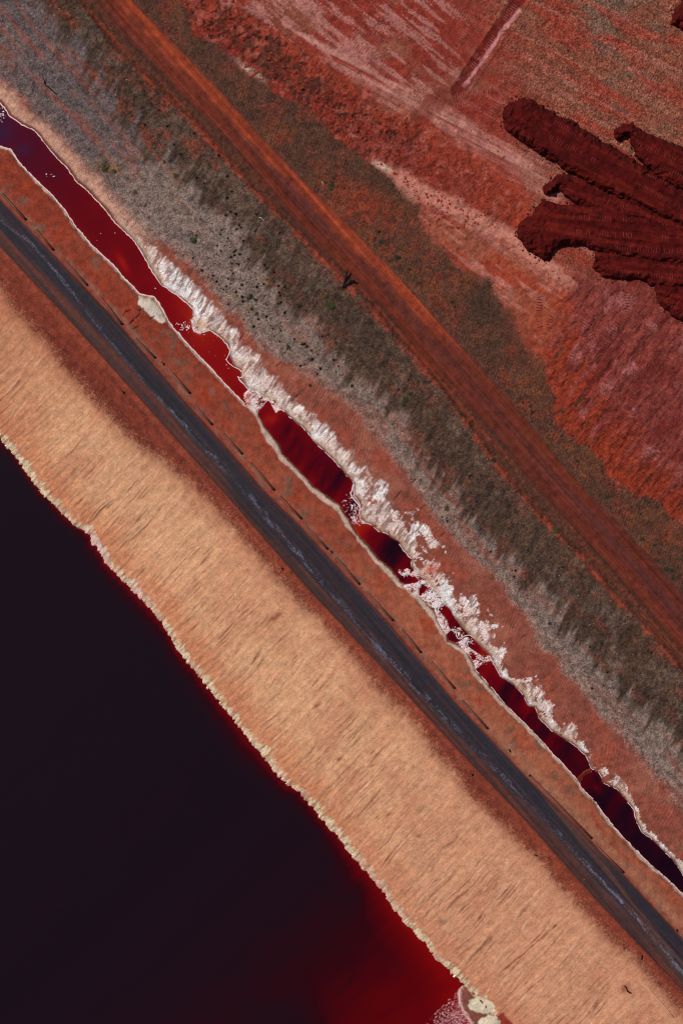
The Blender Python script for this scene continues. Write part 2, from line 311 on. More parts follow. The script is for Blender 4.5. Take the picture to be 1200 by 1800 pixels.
    C = mix(C, T*(1+g*.2+stf*.9)[..., None], tr)
    # --- brown weedy flat beyond
    nB = fbm(x, y, 50, o=6, s=50, g=.62)-.5
    e = sm(-10, 2, f['tne']+n1*6)
    B = np.zeros(N+(3,))+col(84, 54, 42)
    B = mix(B, col(100, 60, 42), sm(-.05, .2, fbm(x, y, 40, o=3, s=34)-.5))
    hr = np.sin((x*.96+y*.28)*2*math.pi/5.2+fbm(x, y, 40, o=2, s=35)*5)
    B = B*(1+.16*hr*sm(300, 420, x))[..., None]
    B = mix(B, col(128, 52, 34), sm(.06, .26, fbm(x, y, 18, o=5, s=36)-.5+g*.24)*.5)
    B = mix(B, col(132, 54, 34), blob(x, y, 640, 360, 62, 34, 20)*(.8+n1*2))
    B = mix(B, col(132, 56, 36), blob(x, y, 770, 480, 60, 26, 45)*sm(-.1, .15, n1+g*.2)*.8)
    B = mix(B, col(68, 50, 38), np.maximum(blob(x, y, 690, 330, 50, 25, 30), blob(x, y, 850, 545, 60, 40, 50))*.7)
    B = B*(.92+g*.9+g2*.5)[..., None]
    C = mix(C, B, e)
    # --- rubble slope
    r = f['rub']+n1*9+nB*46; w = np.clip(r/np.maximum(f['rub']-f['crest'], 15), 0, 1)
    R = np.zeros(N+(3,))+col(124, 46, 33)
    R = mix(R, col(146, 58, 38), sm(.4, .9, w+n2)*.8)
    R = mix(R, col(136, 66, 58), sm(.0, .2, fbm(u, v, 60, 20, o=4, s=37)-.42)*(1-sm(.4, .8, w))*sm(520, 700, u)*.8)
    lump = sm(.02, .12, fbm(x, y, 8, o=4, s=38)-.5)
    R = mix(R, col(58, 32, 27), lump*.85*(1-sm(560, 760, u)*.8)*sm(-.35, .1, .8-w))
    R = mix(R, col(160, 84, 70), sm(.06, .2, fbm(x, y, 12, o=4, s=49)-.5)*.6)
    R = mix(R, col(78, 44, 34), (sm(.0, .12, fbm(x, y, 24, o=3, s=39)-.5)*.7)*(1-sm(420, 640, u)))
    C = mix(C, R*(1+g*.6+g2*.8)[..., None], sm(-3, 7, r))
    # open ground under the pink foot, right
    G = np.zeros(N+(3,))+col(144, 76, 56)
    b = math.radians(38); qu = x*math.cos(b)+y*math.sin(b); qv = -x*math.sin(b)+y*math.cos(b)
    G = mix(G, col(150, 60, 40), sm(-.02, .16, fbm(qu, qv, 70, 20, o=3, s=40)-.5)*.9)
    G = mix(G, col(170, 104, 90), sm(.08, .2, fbm(qu, qv, 60, 7, o=3, s=41)-.5)*.8)
    gp = sdpoly(x, y, [(716,340),(760,350),(830,385),(900,425),(950,468),(995,500),(1003,545),(975,590),(965,640),(940,632),(905,570),(870,530),(800,468),(745,412)])+n1*10+nB*70+g*6
    C = mix(C, G*(1+g*.35+g2*.4)[..., None], sm(-6, 22, gp))
    C = mix(C, col(142, 64, 42)*(1+g*.2)[..., None], blob(x, y, 945, 570, 45, 38, 60)*.9)
    # --- plateau
    p = f['crest']+n1*12+nB*70
    b = math.radians(28); pu = x*math.cos(b)+y*math.sin(b); pv = -x*math.sin(b)+y*math.cos(b)
    b3 = math.radians(40); ru = x*math.cos(b3)+y*math.sin(b3); rv = -x*math.sin(b3)+y*math.cos(b3)
    Q = np.zeros(N+(3,))+col(132, 50, 38)
    s1 = fbm(pu, pv, 120, 10, o=5, s=42)-.5; s2 = fbm(ru, rv, 60, 9, o=5, s=43)-.5
    Q = mix(Q, col(132, 84, 64), sm(.0, .2, fbm(x, y, 80, 50, o=3, s=44)-.5)*.6)
    Q = mix(Q, col(172, 112, 102), sm(.02, .13, s2+g*.1+nB*.15)*.75*(1-sm(760, 860, x)))
    Q = mix(Q, col(180, 112, 98), sm(.05, .18, s1+g*.08)*.6*sm(120, 240, y))
    ol = sm(780, 940, x-.35*y+n2*90)
    O = np.zeros(N+(3,))+col(122, 68, 50)
    O = mix(O, col(100, 82, 68), .65*sm(.02, .26, fbm(pu, pv, 90, 36, o=3, s=45)-.5+.25*blob(x, y, 1090, 60, 120, 45, 35)-.04))
    O = mix(O, col(138, 54, 40), sm(.0, .16, fbm(pu, pv, 90, 14, o=5, s=46)-.5+nB*.2)*.8)
    O = mix(O, col(160, 112, 96), sm(.04, .2, fbm(pu, pv, 130, 6, o=4, s=39)-.5+g*.12)*.28)
    O = O*(1+g*1.0+g2*.4)[..., None]
    Q = mix(Q, O, ol)
    rib = np.sin(pu*2*math.pi/4.6)*sm(.0, .1, fbm(pu, pv, 150, 14, o=2, s=47)-.5)
    Q = Q*(1+.16*rib)[..., None]
    C = mix(C, Q*(1+g*.6+g2*.35)[..., None], sm(-12, 22, p)*(x < 1400))
    ds = dline(x, y, [(512,48),(560,80),(600,105),(650,135),(700,165),(745,192),(800,220),(860,262),(920,300),(985,345)])
    wd = np.interp(x, [500,560,600,690,740,800,900,990], [3,6,14,26,10,22,26,14])
    stp = fbm(pu, pv, 120, 4, o=3, s=48)-.5
    C = mix(C, col(180, 120, 108)*(1+g*.3)[..., None], (1-sm(.2, 1.25, (ds+n1*10+nB*22)/wd))*np.clip(.66+stp*3.2, 0, 1))
    ds = dline(x, y, [(498,42),(540,68)]); C = mix(C, col(190, 126, 116), (1-sm(1, 5, ds+n1*4))*.8)
    pf = dline(x, y, LN['pfoot'][1:]); wd = np.interp(x, [650,690,720,760,850,950,1000], [6,12,20,14,17,15,12])
    C = mix(C, col(186, 120, 102)*(1+g*.3)[..., None], (1-sm(.3, 1.3, (pf+n1*11+nB*24)/wd))*.85)
    C = mix(C, col(206, 176, 156), blob(x, y, 440, 124, 26, 5, 35)*.8*sm(-.2, .1, n1+g*.3))
    C = mix(C, col(210, 190, 170), blob(x, y, 672, 292, 14, 5, 30)*.8)
    # --- graded fill on the right
    a = math.radians(128); du = x*math.cos(a)+y*math.sin(a); dv = -x*math.sin(a)+y*math.cos(a)
    fp = f['fp']
    M = np.zeros(N+(3,))+col(126, 56, 48)
    M = mix(M, col(100, 34, 28), sm(.0, .18, fbm(du, dv, 50, 20, o=4, s=50)-.5)*.7)
    M = mix(M, col(156, 94, 90), sm(.05, .2, fbm(x, y, 36, o=4, s=51)-.5+g*.05)*.55)
    toe = sm(5, 55, f['rub']-36+(fbm(du, dv, 80, 12, o=4, s=52)-.5)*150)
    M = mix(col(136, 51, 31)*np.ones(N+(3,)), M, toe)
    M = mix(M, col(84, 50, 38), sm(.1, .2, fbm(du, dv, 40, 9, o=3, s=53)-.5)*(1-toe)*.9)
    rb = np.sin(du*2*math.pi/4.8+fbm(x, y, 40, o=2, s=54)*9)*sm(-.02, .06, fbm(du, dv, 80, 16, o=2, s=55)-.5)
    M = M*(1+.16*rb+g*.6+g2*.6)[..., None]
    C = mix(C, M, sm(-10, 14, fp+nB*60+g*8)*sm(-4, 4, f['rub']+n1*8+nB*30))
    ud = sdpoly(x, y, [(1012,314),(1075,262),(1125,285),(1290,370),(1290,600),(1190,550),(1165,507),(1060,480),(1060,445),(1060,372)])
    C = mix(C, col(82, 13, 10)*(1+g*.4)[..., None], sm(2, 6, ud))
    # dozer lane coming down from the top
    lane = dline(x, y, [(925,-20),(806,160)])
    C = mix(C, col(104, 28, 22)*(1+g2*.5)[..., None], (1-sm(7, 16, lane+n1*8))*.9)
    l2 = dline(x, y, [(912,18),(880,58),(850,105),(815,150)])
    C = mix(C, col(196, 130, 128), (1-sm(1.5, 5, l2+n1*7))*.85)
    C = mix(C, col(112, 40, 32), (1-sm(10, 22, dline(x, y, [(806,160),(765,175),(740,205)])+n1*9))*.6)
    # --- crust beside the ditch (north-east side)
    so = f['salt']+(fbm(u, v, 7, 30, o=3, s=56)-.5)*16+n1*6
    veins = fbm(u*.9+v*.25, v, 3.4, 16, o=3, s=57)-.5
    thick = np.clip(f['dne']-f['salt'], 1, 99)
    wd_ = np.clip(f['dne']-f['salt'], 4, 140); tt = np.clip(f['dne']/wd_, 0, 2)
    kf = sm(-3, 3, f['dne'])*(1-sm(-3, 2, so))*sm(410, 490, u)                 # fibrous, upper reach
    q5 = fbm(x, y, 22, o=6, s=58, g=.68)
    kl = sm(.0, .035, q5+g*.05-.345-.15*np.clip(tt, 0, 1.5)**1.5)*sm(-2, 2, f['dne'])*(tt < 1.35)
    zl = sm(980, 1130, u+n2*80); kw_ = sm(.0, .16, q5-.30-.15*np.clip(tt, 0, 1.5)**1.5)*sm(-2, 2, f['dne'])*(1-sm(1.1, 1.5, tt))*.32
    kf = kf*(1-.75*sm(.35, 1.05, tt)*sm(-.05, .12, fbm(u+.4*v, v, 5, 22, o=4, s=36)-.5))
    k = kf*(1-zl)+np.maximum(kl*(.55+.45*sm(.0, .05, np.abs(fbm(x, y, 9, o=4, s=18, g=.65)-.5))), kw_)*zl
    lace = np.abs(fbm(x, y, 7, o=4, s=17, g=.65)-.5)
    Wt = np.zeros(N+(3,))+col(236, 229, 224)
    Wt = mix(Wt, col(214, 182, 168), sm(-.1, .2, n2+.1)*.7)
    Wt = mix(Wt, col(128, 84, 70), sm(.02, .12, veins)*.75*sm(-3, 6, f['dne']-6+n2*20))
    Wt = mix(Wt, col(176, 112, 92), (1-sm(.0, .03, lace))*.55*sm(0, .5, tt))
    Wt = mix(Wt, col(176, 138, 92), np.exp(-((f['dne']-6)/4)**2)*.6*sm(-.2, .2, n2+.1))
    Wt = Wt*(1+g*.6)[..., None]
    C = mix(C, Wt, k*.95)
    C = mix(C, col(176, 72, 48), blob(x, y, 758, 1003, 14, 13)*.9*sm(-.3, 0, n1))
    up = 1-sm(230, 300, u)
    # damp brown margin at the water
    C = mix(C, col(96, 58, 44), (1-sm(1.5, 6, -f['ditch']+n1*5))*sm(-.3, .05, n2+.12)*(f['isl'] < -3)*.85)
    # crust along the south-west side of the ditch
    wsw = 1.8+(2.8*sm(760, 880, u)-1.4*sm(1350, 1500, u))*(.6+n2*2.6)
    off = -f['dsw']-.5-4.5*sm(820, 900, u)*(1-sm(1420, 1600, u))+n1*5
    C = mix(C, col(206, 178, 158)*(1+g*.35)[..., None], (1-sm(wsw*.6, wsw+1.5, np.abs(off-wsw*.5)))*.92)
    C = mix(C, col(212, 196, 178)*(1+g*.3)[..., None], sm(-1, 2, f['blobsw'])*(f['dsw'] < 2))
    C = mix(C, col(160, 108, 58)*(1+g*.3)[..., None], sm(-9, -2, f['dsw']+n1*8)*sm(-4, 2, f['blobsw'])*.9)
    # islands of crust
    ik = f['isk']
    if 'salt' in ik: C = mix(C, col(120, 40, 30), sm(-2, 0, ik['salt'])); C = mix(C, col(220, 196, 190)*(1+g*.5)[..., None], sm(-2, 0, ik['salt'])*sm(-.16, -.02, n1+g*.45))
    C = mix(C, col(190, 150, 100), blob(x, y, 353, 570, 10, 9)*.7)
    C = mix(C, col(178, 84, 62), np.maximum(blob(x, y, 436, 697, 4, 6), blob(x, y, 437, 710, 4, 4)))
    if 'mix' in ik:
        C = mix(C, np.where((fbm(x, y, 3, o=2, s=59)+g*.3 > .5)[..., None], col(222, 200, 190), col(96, 22, 16)), sm(-2, 0, ik['mix']))
    if 'red' in ik: C = mix(C, col(96, 26, 16), sm(-1, 1, ik['red']))
    # --- lake side: shelf, tan bank, crust
    sh, tn, rs = f['shore'], f['tan'], f['rsw']
    shelf = np.zeros(N+(3,))+col(120, 53, 38)
    shelf = mix(shelf, col(134, 62, 44), sm(-30, -8, rs+n1*6)*(1-.5*sm(900, 1500, u)))
    shelf = mix(shelf, col(104, 46, 36), sm(0, .2, st2+n2*.2)*.6)
    shelf = shelf*(1+g*.35+st*.25)[..., None]
    ta = tn+n1*10+n2*10
    pale = .35*(rng.random(N) > .88)*sm(-46, -4, -np.abs(ta-6)-4)
    shelf = mix(shelf, col(206, 142, 104), pale*(1-sm(8, 34, ta)))
    Tn = np.zeros(N+(3,))+col(207, 153, 114)
    Tn = mix(Tn, col(192, 128, 96), sm(.0, .2, fbm(u+.15*v, v, 12, 110, o=5, s=60)-.5)*.45)
    Tn = mix(Tn, col(214, 158, 118), sm(.0, .2, fbm(u, v, 30, 160, o=3, s=61)-.5)*.7)
    Tn = mix(Tn, col(186, 104, 68), (1-sm(18, 75, sh+n2*30))*.55)
    Tn = mix(Tn, col(176, 112, 84), sm(-50, 0, ta)*.4)
    Tn = mix(Tn, col(166, 94, 66), (1-sm(430, 700, u+n2*160))*.5)
    Tn = mix(Tn, col(192, 130, 100), sm(1300, 1750, u)*.6)
    wob = 10*(fbm(u, v, 45, o=2, s=62)-.5)+ .12*v
    cr = fbm(u+wob, v, 2.5, 60, o=2, s=62)-.5
    Tn = mix(Tn, col(124, 74, 56), sm(.12, .26, cr)*sm(12, 40, sh)*(1-sm(-80, -30, ta))*np.clip(.4+2.4*n2, .05, .7))
    cr2 = fbm(u+wob*2, v, 5.5, 40, o=3, s=3)-.5
    Tn = mix(Tn, col(216, 164, 130), sm(.14, .28, cr2)*.5)
    Tn = mix(Tn, col(178, 108, 80), sm(.05, .2, fbm(x, y, 70, o=4, s=33)-.5)*.3)
    Tn = Tn*(1+g*.30+g2*.14+(fbm(u+wob, v, 2.3, 95, o=3, s=38)-.5)*.34)[..., None]
    for cx_, cy_, rx_, ry_ in ((483,1085,14,5),(557,1240,9,3),(682,1433,9,3),(735,1470,6,3),(595,1335,9,3),(655,1345,8,2.5),(1098,1738,8,6),(600,1095,7,4)):
        Tn = mix(Tn, col(138, 64, 46), blob(x, y, cx_, cy_, rx_, ry_, -35)*sm(-.2, .15, n1+.1)*.85)
    Tn = mix(Tn, col(132, 100, 88), blob(x, y, 776, 1620, 7, 5)*.7)
    west = mix(shelf, Tn, 1-sm(-16, 12, ta+g*12+g2*10))
    kw = 9+13*(fbm(u, v, 5, 60, o=3, s=1)-.4)*(.4+1.2*fbm(u, v, 90, o=2, s=3))+6*n2
    edge = sh+(fbm(u, v, 4, 30, o=2, s=11)-.5)*14
    Cr = np.zeros(N+(3,))+col(208, 182, 148)
    Cr = mix(Cr, col(142, 102, 76), sm(.06, .2, fbm(u, v, 3.2, 26, o=2, s=12)-.5)*.75)
    Cr = mix(Cr, col(196, 150, 128), sm(.0, .2, fbm(u, v, 60, o=3, s=19)-.5)*.6)
    Cr = mix(Cr, col(212, 182, 172), blob(x, y, 180, 958, 22, 22)+.5*blob(x, y, 250, 1035, 30, 20))
    Cr = Cr*(1+g*.55)[..., None]
    west = mix(west, Cr, 1-sm(-1.5, 2, edge-kw))
    west = mix(west, col(122, 60, 50), sm(0, 3, f['mud'])*.95)
    west = mix(west, col(146, 52, 40), sm(0, 5, sdpoly(x, y, [(868,1783),(884,1778),(915,1810),(880,1825)])+n1*6))
    west = mix(west, col(212, 196, 168)*(1+g*.25)[..., None], sm(0, 3, f['corner']))
    C = mix(C, west, 1-sm(-1.5, 0, rs))
    # --- sealed haul road, stained with red dust
    w = np.clip(rs/np.maximum(rs-f['rne'], 5), 0, 1)
    D = np.zeros(N+(3,))+col(64, 40, 36)
    blk = sm(.26, .46, w+n2*.15+st2*.45)*(1-sm(.86, .99, w)*.6)
    D = mix(D, col(35, 31, 40), blk)
    D = mix(D, col(92, 44, 34), sm(.02, .16, st+.02)*(1-blk*.75)*.9)
    D = mix(D, col(33, 27, 32), sm(.03, .18, st2)*.6)
    D = mix(D, col(104, 62, 46), sm(.05, .16, st2+.02)*blk*sm(1500, 1750, u)*.6)
    D = mix(D, col(44, 30, 28), np.exp(-(rs/2.2)**2)*.9)
    D = mix(D, col(96, 44, 34), sm(.86, 1, w+st*.1)*.8)
    sk = f['streak']+n2*4
    fleck = sm(.10, .2, fbm(u, v, 16, 2.0, o=2, s=2)-.5+g*.3)*np.exp(-(sk/(2+2.2*sm(650, 900, u)))**2)*sm(-.25, .15, fbm(u, v, 90, o=2, s=4)-.45)
    fleck = np.maximum(fleck, np.exp(-((sk+2)/1.3)**2)*(.35+g)*(1-sm(500, 700, u)*.6))
    D = mix(D, col(122, 124, 144), fleck*.6)
    D = mix(D, col(92, 96, 112), blob(x, y, 668, 1143, 16, 5, 52)*.75*sm(-.2, .1, n1))
    D = D*(1+g*.35+(fbm(u, v, 400, 2.2, o=3, s=35)-.5)*.9)[..., None]
    C = mix(C, D, sm(-1, 1, rs)*(1-sm(-2.5, 1, f['rne']+n1*2)))
    C = mix(C, col(164, 58, 42), (1-sm(.5, 2.5, dline(x, y, [(1040,1430),(1050,1450),(1062,1466),(1080,1490),(1105,1512)])+n1*9))*.6)
    # gullies: darker brown along the bottoms
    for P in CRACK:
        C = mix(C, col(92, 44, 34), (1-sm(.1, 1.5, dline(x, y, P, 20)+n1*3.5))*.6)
    return np.clip(C, .001, .9)

# ---------------------------------------------------------------- helpers
def px(x, y, h):                                # photograph pixel + height -> world
    k = S*(CAMH-h)/CAMH; return (x-600)*k, (900-y)*k
def hat(x, y):
    return float(height(fields(np.array([float(x)]), np.array([float(y)])))[0])
def hats(x, y): return height(fields(np.asarray(x, float), np.asarray(y, float)))
def mesh_np(name, co, quads, mat, cols=None, attrs=None, tris=None, smooth=True):
    me = bpy.data.meshes.new(name); nv = len(co)
    me.vertices.add(nv); me.vertices.foreach_set('co', np.ascontiguousarray(co, np.float32).ravel())
    faces = quads if tris is None else tris; k = faces.shape[1]; nf = len(faces)
    me.loops.add(nf*k); me.loops.foreach_set('vertex_index', faces.astype(np.int32).ravel())
    me.polygons.add(nf); me.polygons.foreach_set('loop_start', np.arange(0, nf*k, k, dtype=np.int32))
    me.polygons.foreach_set('loop_total', np.full(nf, k, np.int32))
    me.update(calc_edges=True)
    me.polygons.foreach_set('use_smooth', np.full(nf, smooth))
    if cols is not None:
        a = me.color_attributes.new('Col', 'FLOAT_COLOR', 'POINT')
        a.data.foreach_set('color', np.concatenate([cols, np.ones((nv, 1))], 1).astype(np.float32).ravel())
    for n, d in (attrs or {}).items():
        a = me.attributes.new(n, 'FLOAT', 'POINT'); a.data.foreach_set('value', d.astype(np.float32))
    me.materials.append(mat); return me
def link(name, me, parent=None, **props):
    o = bpy.data.objects.new(name, me); COL.objects.link(o)
    if parent: o.parent = parent
    for k, v in props.items(): o[k] = v
    return o
def subset(mask_faces, quads, arrs):
    q = quads[mask_faces]; used = np.unique(q); r = np.full(arrs[0].shape[0], -1); r[used] = np.arange(len(used))
    return r[q], [a[used] for a in arrs]

# ---------------------------------------------------------------- materials
def mat_base(name):
    m = bpy.data.materials.new(name); m.use_nodes = True; nt = m.node_tree
    return m, nt, nt.nodes['Principled BSDF']
def earth(name, sc=9.0, amp=.35, bump=.35, rough=.95, col_=None, spec=.15, attr=True):
    m, nt, b = mat_base(name); N, L = nt.nodes, nt.links
    g = N.new('ShaderNodeNewGeometry')
    n = N.new('ShaderNodeTexNoise'); n.inputs['Scale'].default_value = sc; n.inputs['Detail'].default_value = 5
    L.new(g.outputs['Position'], n.inputs['Vector'])
    n2 = N.new('ShaderNodeTexNoise'); n2.inputs['Scale'].default_value = sc*.17; n2.inputs['Detail'].default_value = 3
    L.new(g.outputs['Position'], n2.inputs['Vector'])
    ad = N.new('ShaderNodeMath'); ad.operation = 'ADD'; L.new(n.outputs['Fac'], ad.inputs[0]); L.new(n2.outputs['Fac'], ad.inputs[1])
    mr = N.new('ShaderNodeMapRange'); mr.inputs['From Min'].default_value = .6; mr.inputs['From Max'].default_value = 1.4
    mr.inputs['To Min'].default_value = 1-amp; mr.inputs['To Max'].default_value = 1+amp; L.new(ad.outputs[0], mr.inputs['Value'])
    mx = N.new('ShaderNodeVectorMath'); mx.operation = 'SCALE'
    if attr:
        a = N.new('ShaderNodeAttribute'); a.attribute_name = 'Col'; L.new(a.outputs['Color'], mx.inputs[0])
    else: mx.inputs[0].default_value = tuple(col_)
    L.new(mr.outputs['Result'], mx.inputs['Scale']); L.new(mx.outputs[0], b.inputs['Base Color'])
    b.inputs['Roughness'].default_value = rough; b.inputs['Specular IOR Level'].default_value = spec
    if bump:
        bp = N.new('ShaderNodeBump'); bp.inputs['Strength'].default_value = bump; bp.inputs['Distance'].default_value = .15
        L.new(n.outputs['Fac'], bp.inputs['Height']); L.new(bp.outputs[0], b.inputs['Normal'])
    return m
def water(name, rough=.06):
    m, nt, b = mat_base(name); N, L = nt.nodes, nt.links
    a = N.new('ShaderNodeAttribute'); a.attribute_name = 'Col'; L.new(a.outputs['Color'], b.inputs['Base Color'])
    b.inputs['Roughness'].default_value = rough; b.inputs['IOR'].default_value = 1.33
    g = N.new('ShaderNodeNewGeometry'); n = N.new('ShaderNodeTexNoise'); n.inputs['Scale'].default_value = 1.3; n.inputs['Detail'].default_value = 3
    L.new(g.outputs['Position'], n.inputs['Vector']); bp = N.new('ShaderNodeBump'); bp.inputs['Strength'].default_value = .05; bp.inputs['Distance'].default_value = .05
    L.new(n.outputs['Fac'], bp.inputs['Height']); L.new(bp.outputs[0], b.inputs['Normal'])
    return m
M_earth = earth('red_earth', 5, .5, .4); M_road = earth('dusty_asphalt', 6, .35, .15, .8, spec=.3)
M_bank = earth('tan_silt', 5, .30, .4); M_gravel = earth('grey_gravel', 5.5, .75, .8); M_salt = earth('salt_crust', 5.5, .4, .6)
M_mound = earth('dark_red_earth', 5, .55, .8)
M_lake = water('lake_brine')
M_ditch = water('ditch_brine')

# ---------------------------------------------------------------- terrain
def axis(lo, hi, step, grow=1.14, far=16000, pad=60):
    a = list(np.arange(lo-pad, hi+pad+.01, step)); s = step; l = a[0]; L_ = []
    while l > lo-far: s *= grow; l -= s; L_.append(l)
    s = step; r = a[-1]; R_ = []
    while r < hi+far: s *= grow; r += s; R_.append(r)
    return np.array(L_[::-1]+a+R_)
STEP = 1.6
gx, gy = axis(0, 1200, STEP), axis(0, 1800, STEP)
X, Y = np.meshgrid(gx, gy); nx, ny = len(gx), len(gy)
X = X.ravel(); Y = Y.ravel()
f = fields(X, Y); H = height(f); CC = colour(f)
kk = S*(CAMH-H)/CAMH
co = np.stack([(X-600)*kk, (900-Y)*kk, H], 1)
i = np.arange(nx*ny).reshape(ny, nx)
Q = np.stack([i[1:, :-1], i[1:, 1:], i[:-1, 1:], i[:-1, :-1]], -1).reshape(-1, 4)
# zone of every face, from the values at its corner
c0 = Q[:, 3]; nlk = (f['lake'][Q] > 0).sum(1) >= 3; ndw = (f['ditch'][Q] > 0).sum(1) >= 3
F0 = {k: f[k][c0] for k in ('shore','tan','rsw','rne','dne','dsw','salt','gsw','scr','berm','tsw','tne','rub','crest','u','blobsw','corner','isl','fp')}
zone = np.full(len(Q), 0)                                              # 0 ground
zone[F0['rsw'] < 0] = 1                                               # shelf
zone[F0['tan'] < 0] = 2                                               # tan bank
zone[(F0['shore'] < 15) | (F0['corner'] > 0)] = 3                      # lake crust
zone[(F0['rsw'] >= 0) & (F0['rne'] < 0)] = 4                          # haul road
zone[(F0['dne'] > 0) & (F0['salt'] < 0) & (F0['u'] > 450)] = 5         # ditch crust
zone[(F0['rne'] >= 0) & (F0['blobsw'] > 0) & (F0['dsw'] < 1)] = 5
zone[(F0['isl'] > -1)] = 5
zone[(F0['gsw'] > 0) & (F0['salt'] > 0)] = 6                           # gravel
zone[(F0['scr'] > 0)] = 7                                             # weedy scrub ground
zone[(F0['tsw'] > -8)] = 0
zone[(F0['tsw'] > 0) & (F0['tne'] < 0)] = 8                           # earth track
zone[(F0['fp'] > 0) & (F0['crest'] > -200) & (F0['tne'] > 20)] = 9     # graded fill
zone[ndw] = 10; zone[nlk] = 11
BL = -f['lake']                                                      # distance from water's edge
uu = f['u']; lk = np.maximum(f['lake'], 0)
def ramp(t, stops):
    p = [q[0] for q in stops]; c = np.array([lin(q[1]) for q in stops]); return np.stack([np.interp(t, p, c[:, i]) for i in range(3)], 1)
spread = np.interp(uu, [560, 700, 860, 960, 1040, 1160, 1250, 1340, 1420, 1520, 1600, 1700, 1820], [5, 6, 9, 12, 10, 12, 18, 14, 10, 16, 22, 32, 60])*(.7+.6*fbm(uu, f['v'], 14, 60, o=2, s=5))
shl = np.exp(-lk/spread)*np.interp(uu, [560, 700, 860, 1500, 1900], [.75, .8, .9, .8, .6])
shl = shl+.58*sm(1400, 1950, uu)*np.exp(-lk/290)*(.8+.4*fbm(X, Y, 90, o=2, s=8))
shl = shl*(1-.8*blob(X, Y, 500, 1800, 85, 45, 10))
shl = np.maximum(shl, .16*sm(1150, 1900, uu))
CL = ramp(shl, [(0, (24, 12, 21)), (.12, (33, 9, 17)), (.3, (48, 2, 8)), (.55, (84, 0, 3)), (.8, (104, 1, 2)), (1, (122, 3, 3))])
dsh = np.interp(uu, [100, 200, 330, 450, 570, 680, 780, 850, 950, 1050, 1110, 1150, 1220, 1290, 1400, 1440, 1530, 1620, 1680, 1730, 1790, 1900, 2100], [.30, .36, .46, .54, .60, .72, .72, .62, .46, .48, .62, .40, .24, .54, .52, .44, .34, .28, .16, .22, .09, .05, .04])
dsh = dsh+(fbm(uu*.94+f['v']*.3, f['v'], 22, 60, o=3, s=9)-.5)*.8*sm(820, 900, uu)*(1-.5*sm(1600, 1800, uu))+(fbm(X, Y, 30, o=3, s=8)-.5)*.12
dsh = dsh+.30*blob(X, Y, 216, 462, 7, 22, -30)+.24*blob(X, Y, 1050, 1388, 6, 13, -40)+.2*blob(X, Y, 478, 738, 12, 8)+.2*blob(X, Y, 340, 560, 60, 20, 50)
dsh = dsh+.16*np.exp(-np.maximum(f['ditch'], 0)/3.0)
CD = ramp(dsh, [(0, (22, 2, 16)), (.15, (36, 2, 14)), (.3, (62, 0, 10)), (.5, (96, 0, 8)), (.68, (122, 4, 8)), (.85, (142, 20, 8)), (1, (160, 48, 18))])
vio = (1-sm(150, 400, uu))*.6
CD = CD*(1-vio[:, None])+ramp(dsh, [(0, (26, 16, 50)), (.3, (62, 8, 40)), (.5, (84, 4, 34)), (1, (110, 10, 30))])*vio[:, None]
CD = mix(CD, lin((30, 30, 66)), np.maximum(blob(X, Y, 6, 230, 18, 22), blob(X, Y, 40, 262, 16, 10))*.4)  # blue reflection painted into the water at the ditch's upper end
names = {0: ('ground', M_earth, 'structure'), 1: ('road_shoulder', M_earth, 'structure'), 2: ('embankment_slope', M_bank, 'structure'),
         3: ('lakeshore_salt_crust', M_salt, 'stuff'), 4: ('haul_road', M_road, 'structure'), 5: ('ditch_salt_crust', M_salt, 'stuff'),
         6: ('gravel', M_gravel, 'stuff'), 7: ('weedy_scrub', M_gravel, 'stuff'), 8: ('earth_track', M_earth, 'structure'),
         9: ('graded_fill', M_mound, 'structure'), 10: ('ditch_water', M_ditch, 'structure'), 11: ('lake', M_lake, 'structure')}
LAB = {3: 'cream salt crust along the edge of the dark lake', 5: 'white salt crust on the banks of the red ditch',
       6: 'grey gravel strip strewn with pebbles above the ditch', 7: 'dark weedy scrub beside the earth track'}
CAT = {3: 'salt crust', 5: 'salt crust', 6: 'gravel', 7: 'scrub'}
for z, (nm, mt, kd) in names.items():
    q, arr = subset(zone == z, Q, [co, CD if z == 10 else CL if z == 11 else CC])
    me = mesh_np(nm, arr[0], q, mt, cols=arr[1])
    o = link(nm, me, kind=kd)
    if z in LAB: o['label'] = LAB[z]; o['category'] = CAT[z]

# ---------------------------------------------------------------- bars, ribbons and small shapes
class MB:
    def __init__(s): s.v = []; s.f = []; s.n = 0
    def add(s, v, f):
        s.v.append(np.asarray(v, float)); s.f += [tuple(i+s.n for i in q) for q in f]; s.n += len(v)
    def mesh(s, name, mat, smooth=False):
        me = bpy.data.meshes.new(name); me.from_pydata(np.concatenate(s.v).tolist(), [], s.f)
        me.materials.append(mat)
        if smooth: me.polygons.foreach_set('use_smooth', [True]*len(me.polygons))
        me.update(); return me
def tube(mb, pts, rad, n=8, cap=True):
    pts = [np.array(p, float) for p in pts]; R = rad if hasattr(rad, '__len__') else [rad]*len(pts); V = []
    for i, p in enumerate(pts):
        d = pts[min(i+1, len(pts)-1)]-pts[max(i-1, 0)]; d /= np.linalg.norm(d)+1e-9
        a = np.cross(d, (0, 0, 1.)); a = a if np.linalg.norm(a) > .01 else np.array((1., 0, 0)); a /= np.linalg.norm(a); b = np.cross(d, a)
        V += [p+R[i]*(math.cos(t)*a+math.sin(t)*b) for t in np.linspace(0, 2*math.pi, n, endpoint=False)]
    Fc = [(i*n+j, i*n+(j+1) % n, (i+1)*n+(j+1) % n, (i+1)*n+j) for i in range(len(pts)-1) for j in range(n)]
    if cap: Fc += [tuple(range(n))[::-1], tuple((len(pts)-1)*n+j for j in range(n))]
    mb.add(V, Fc)
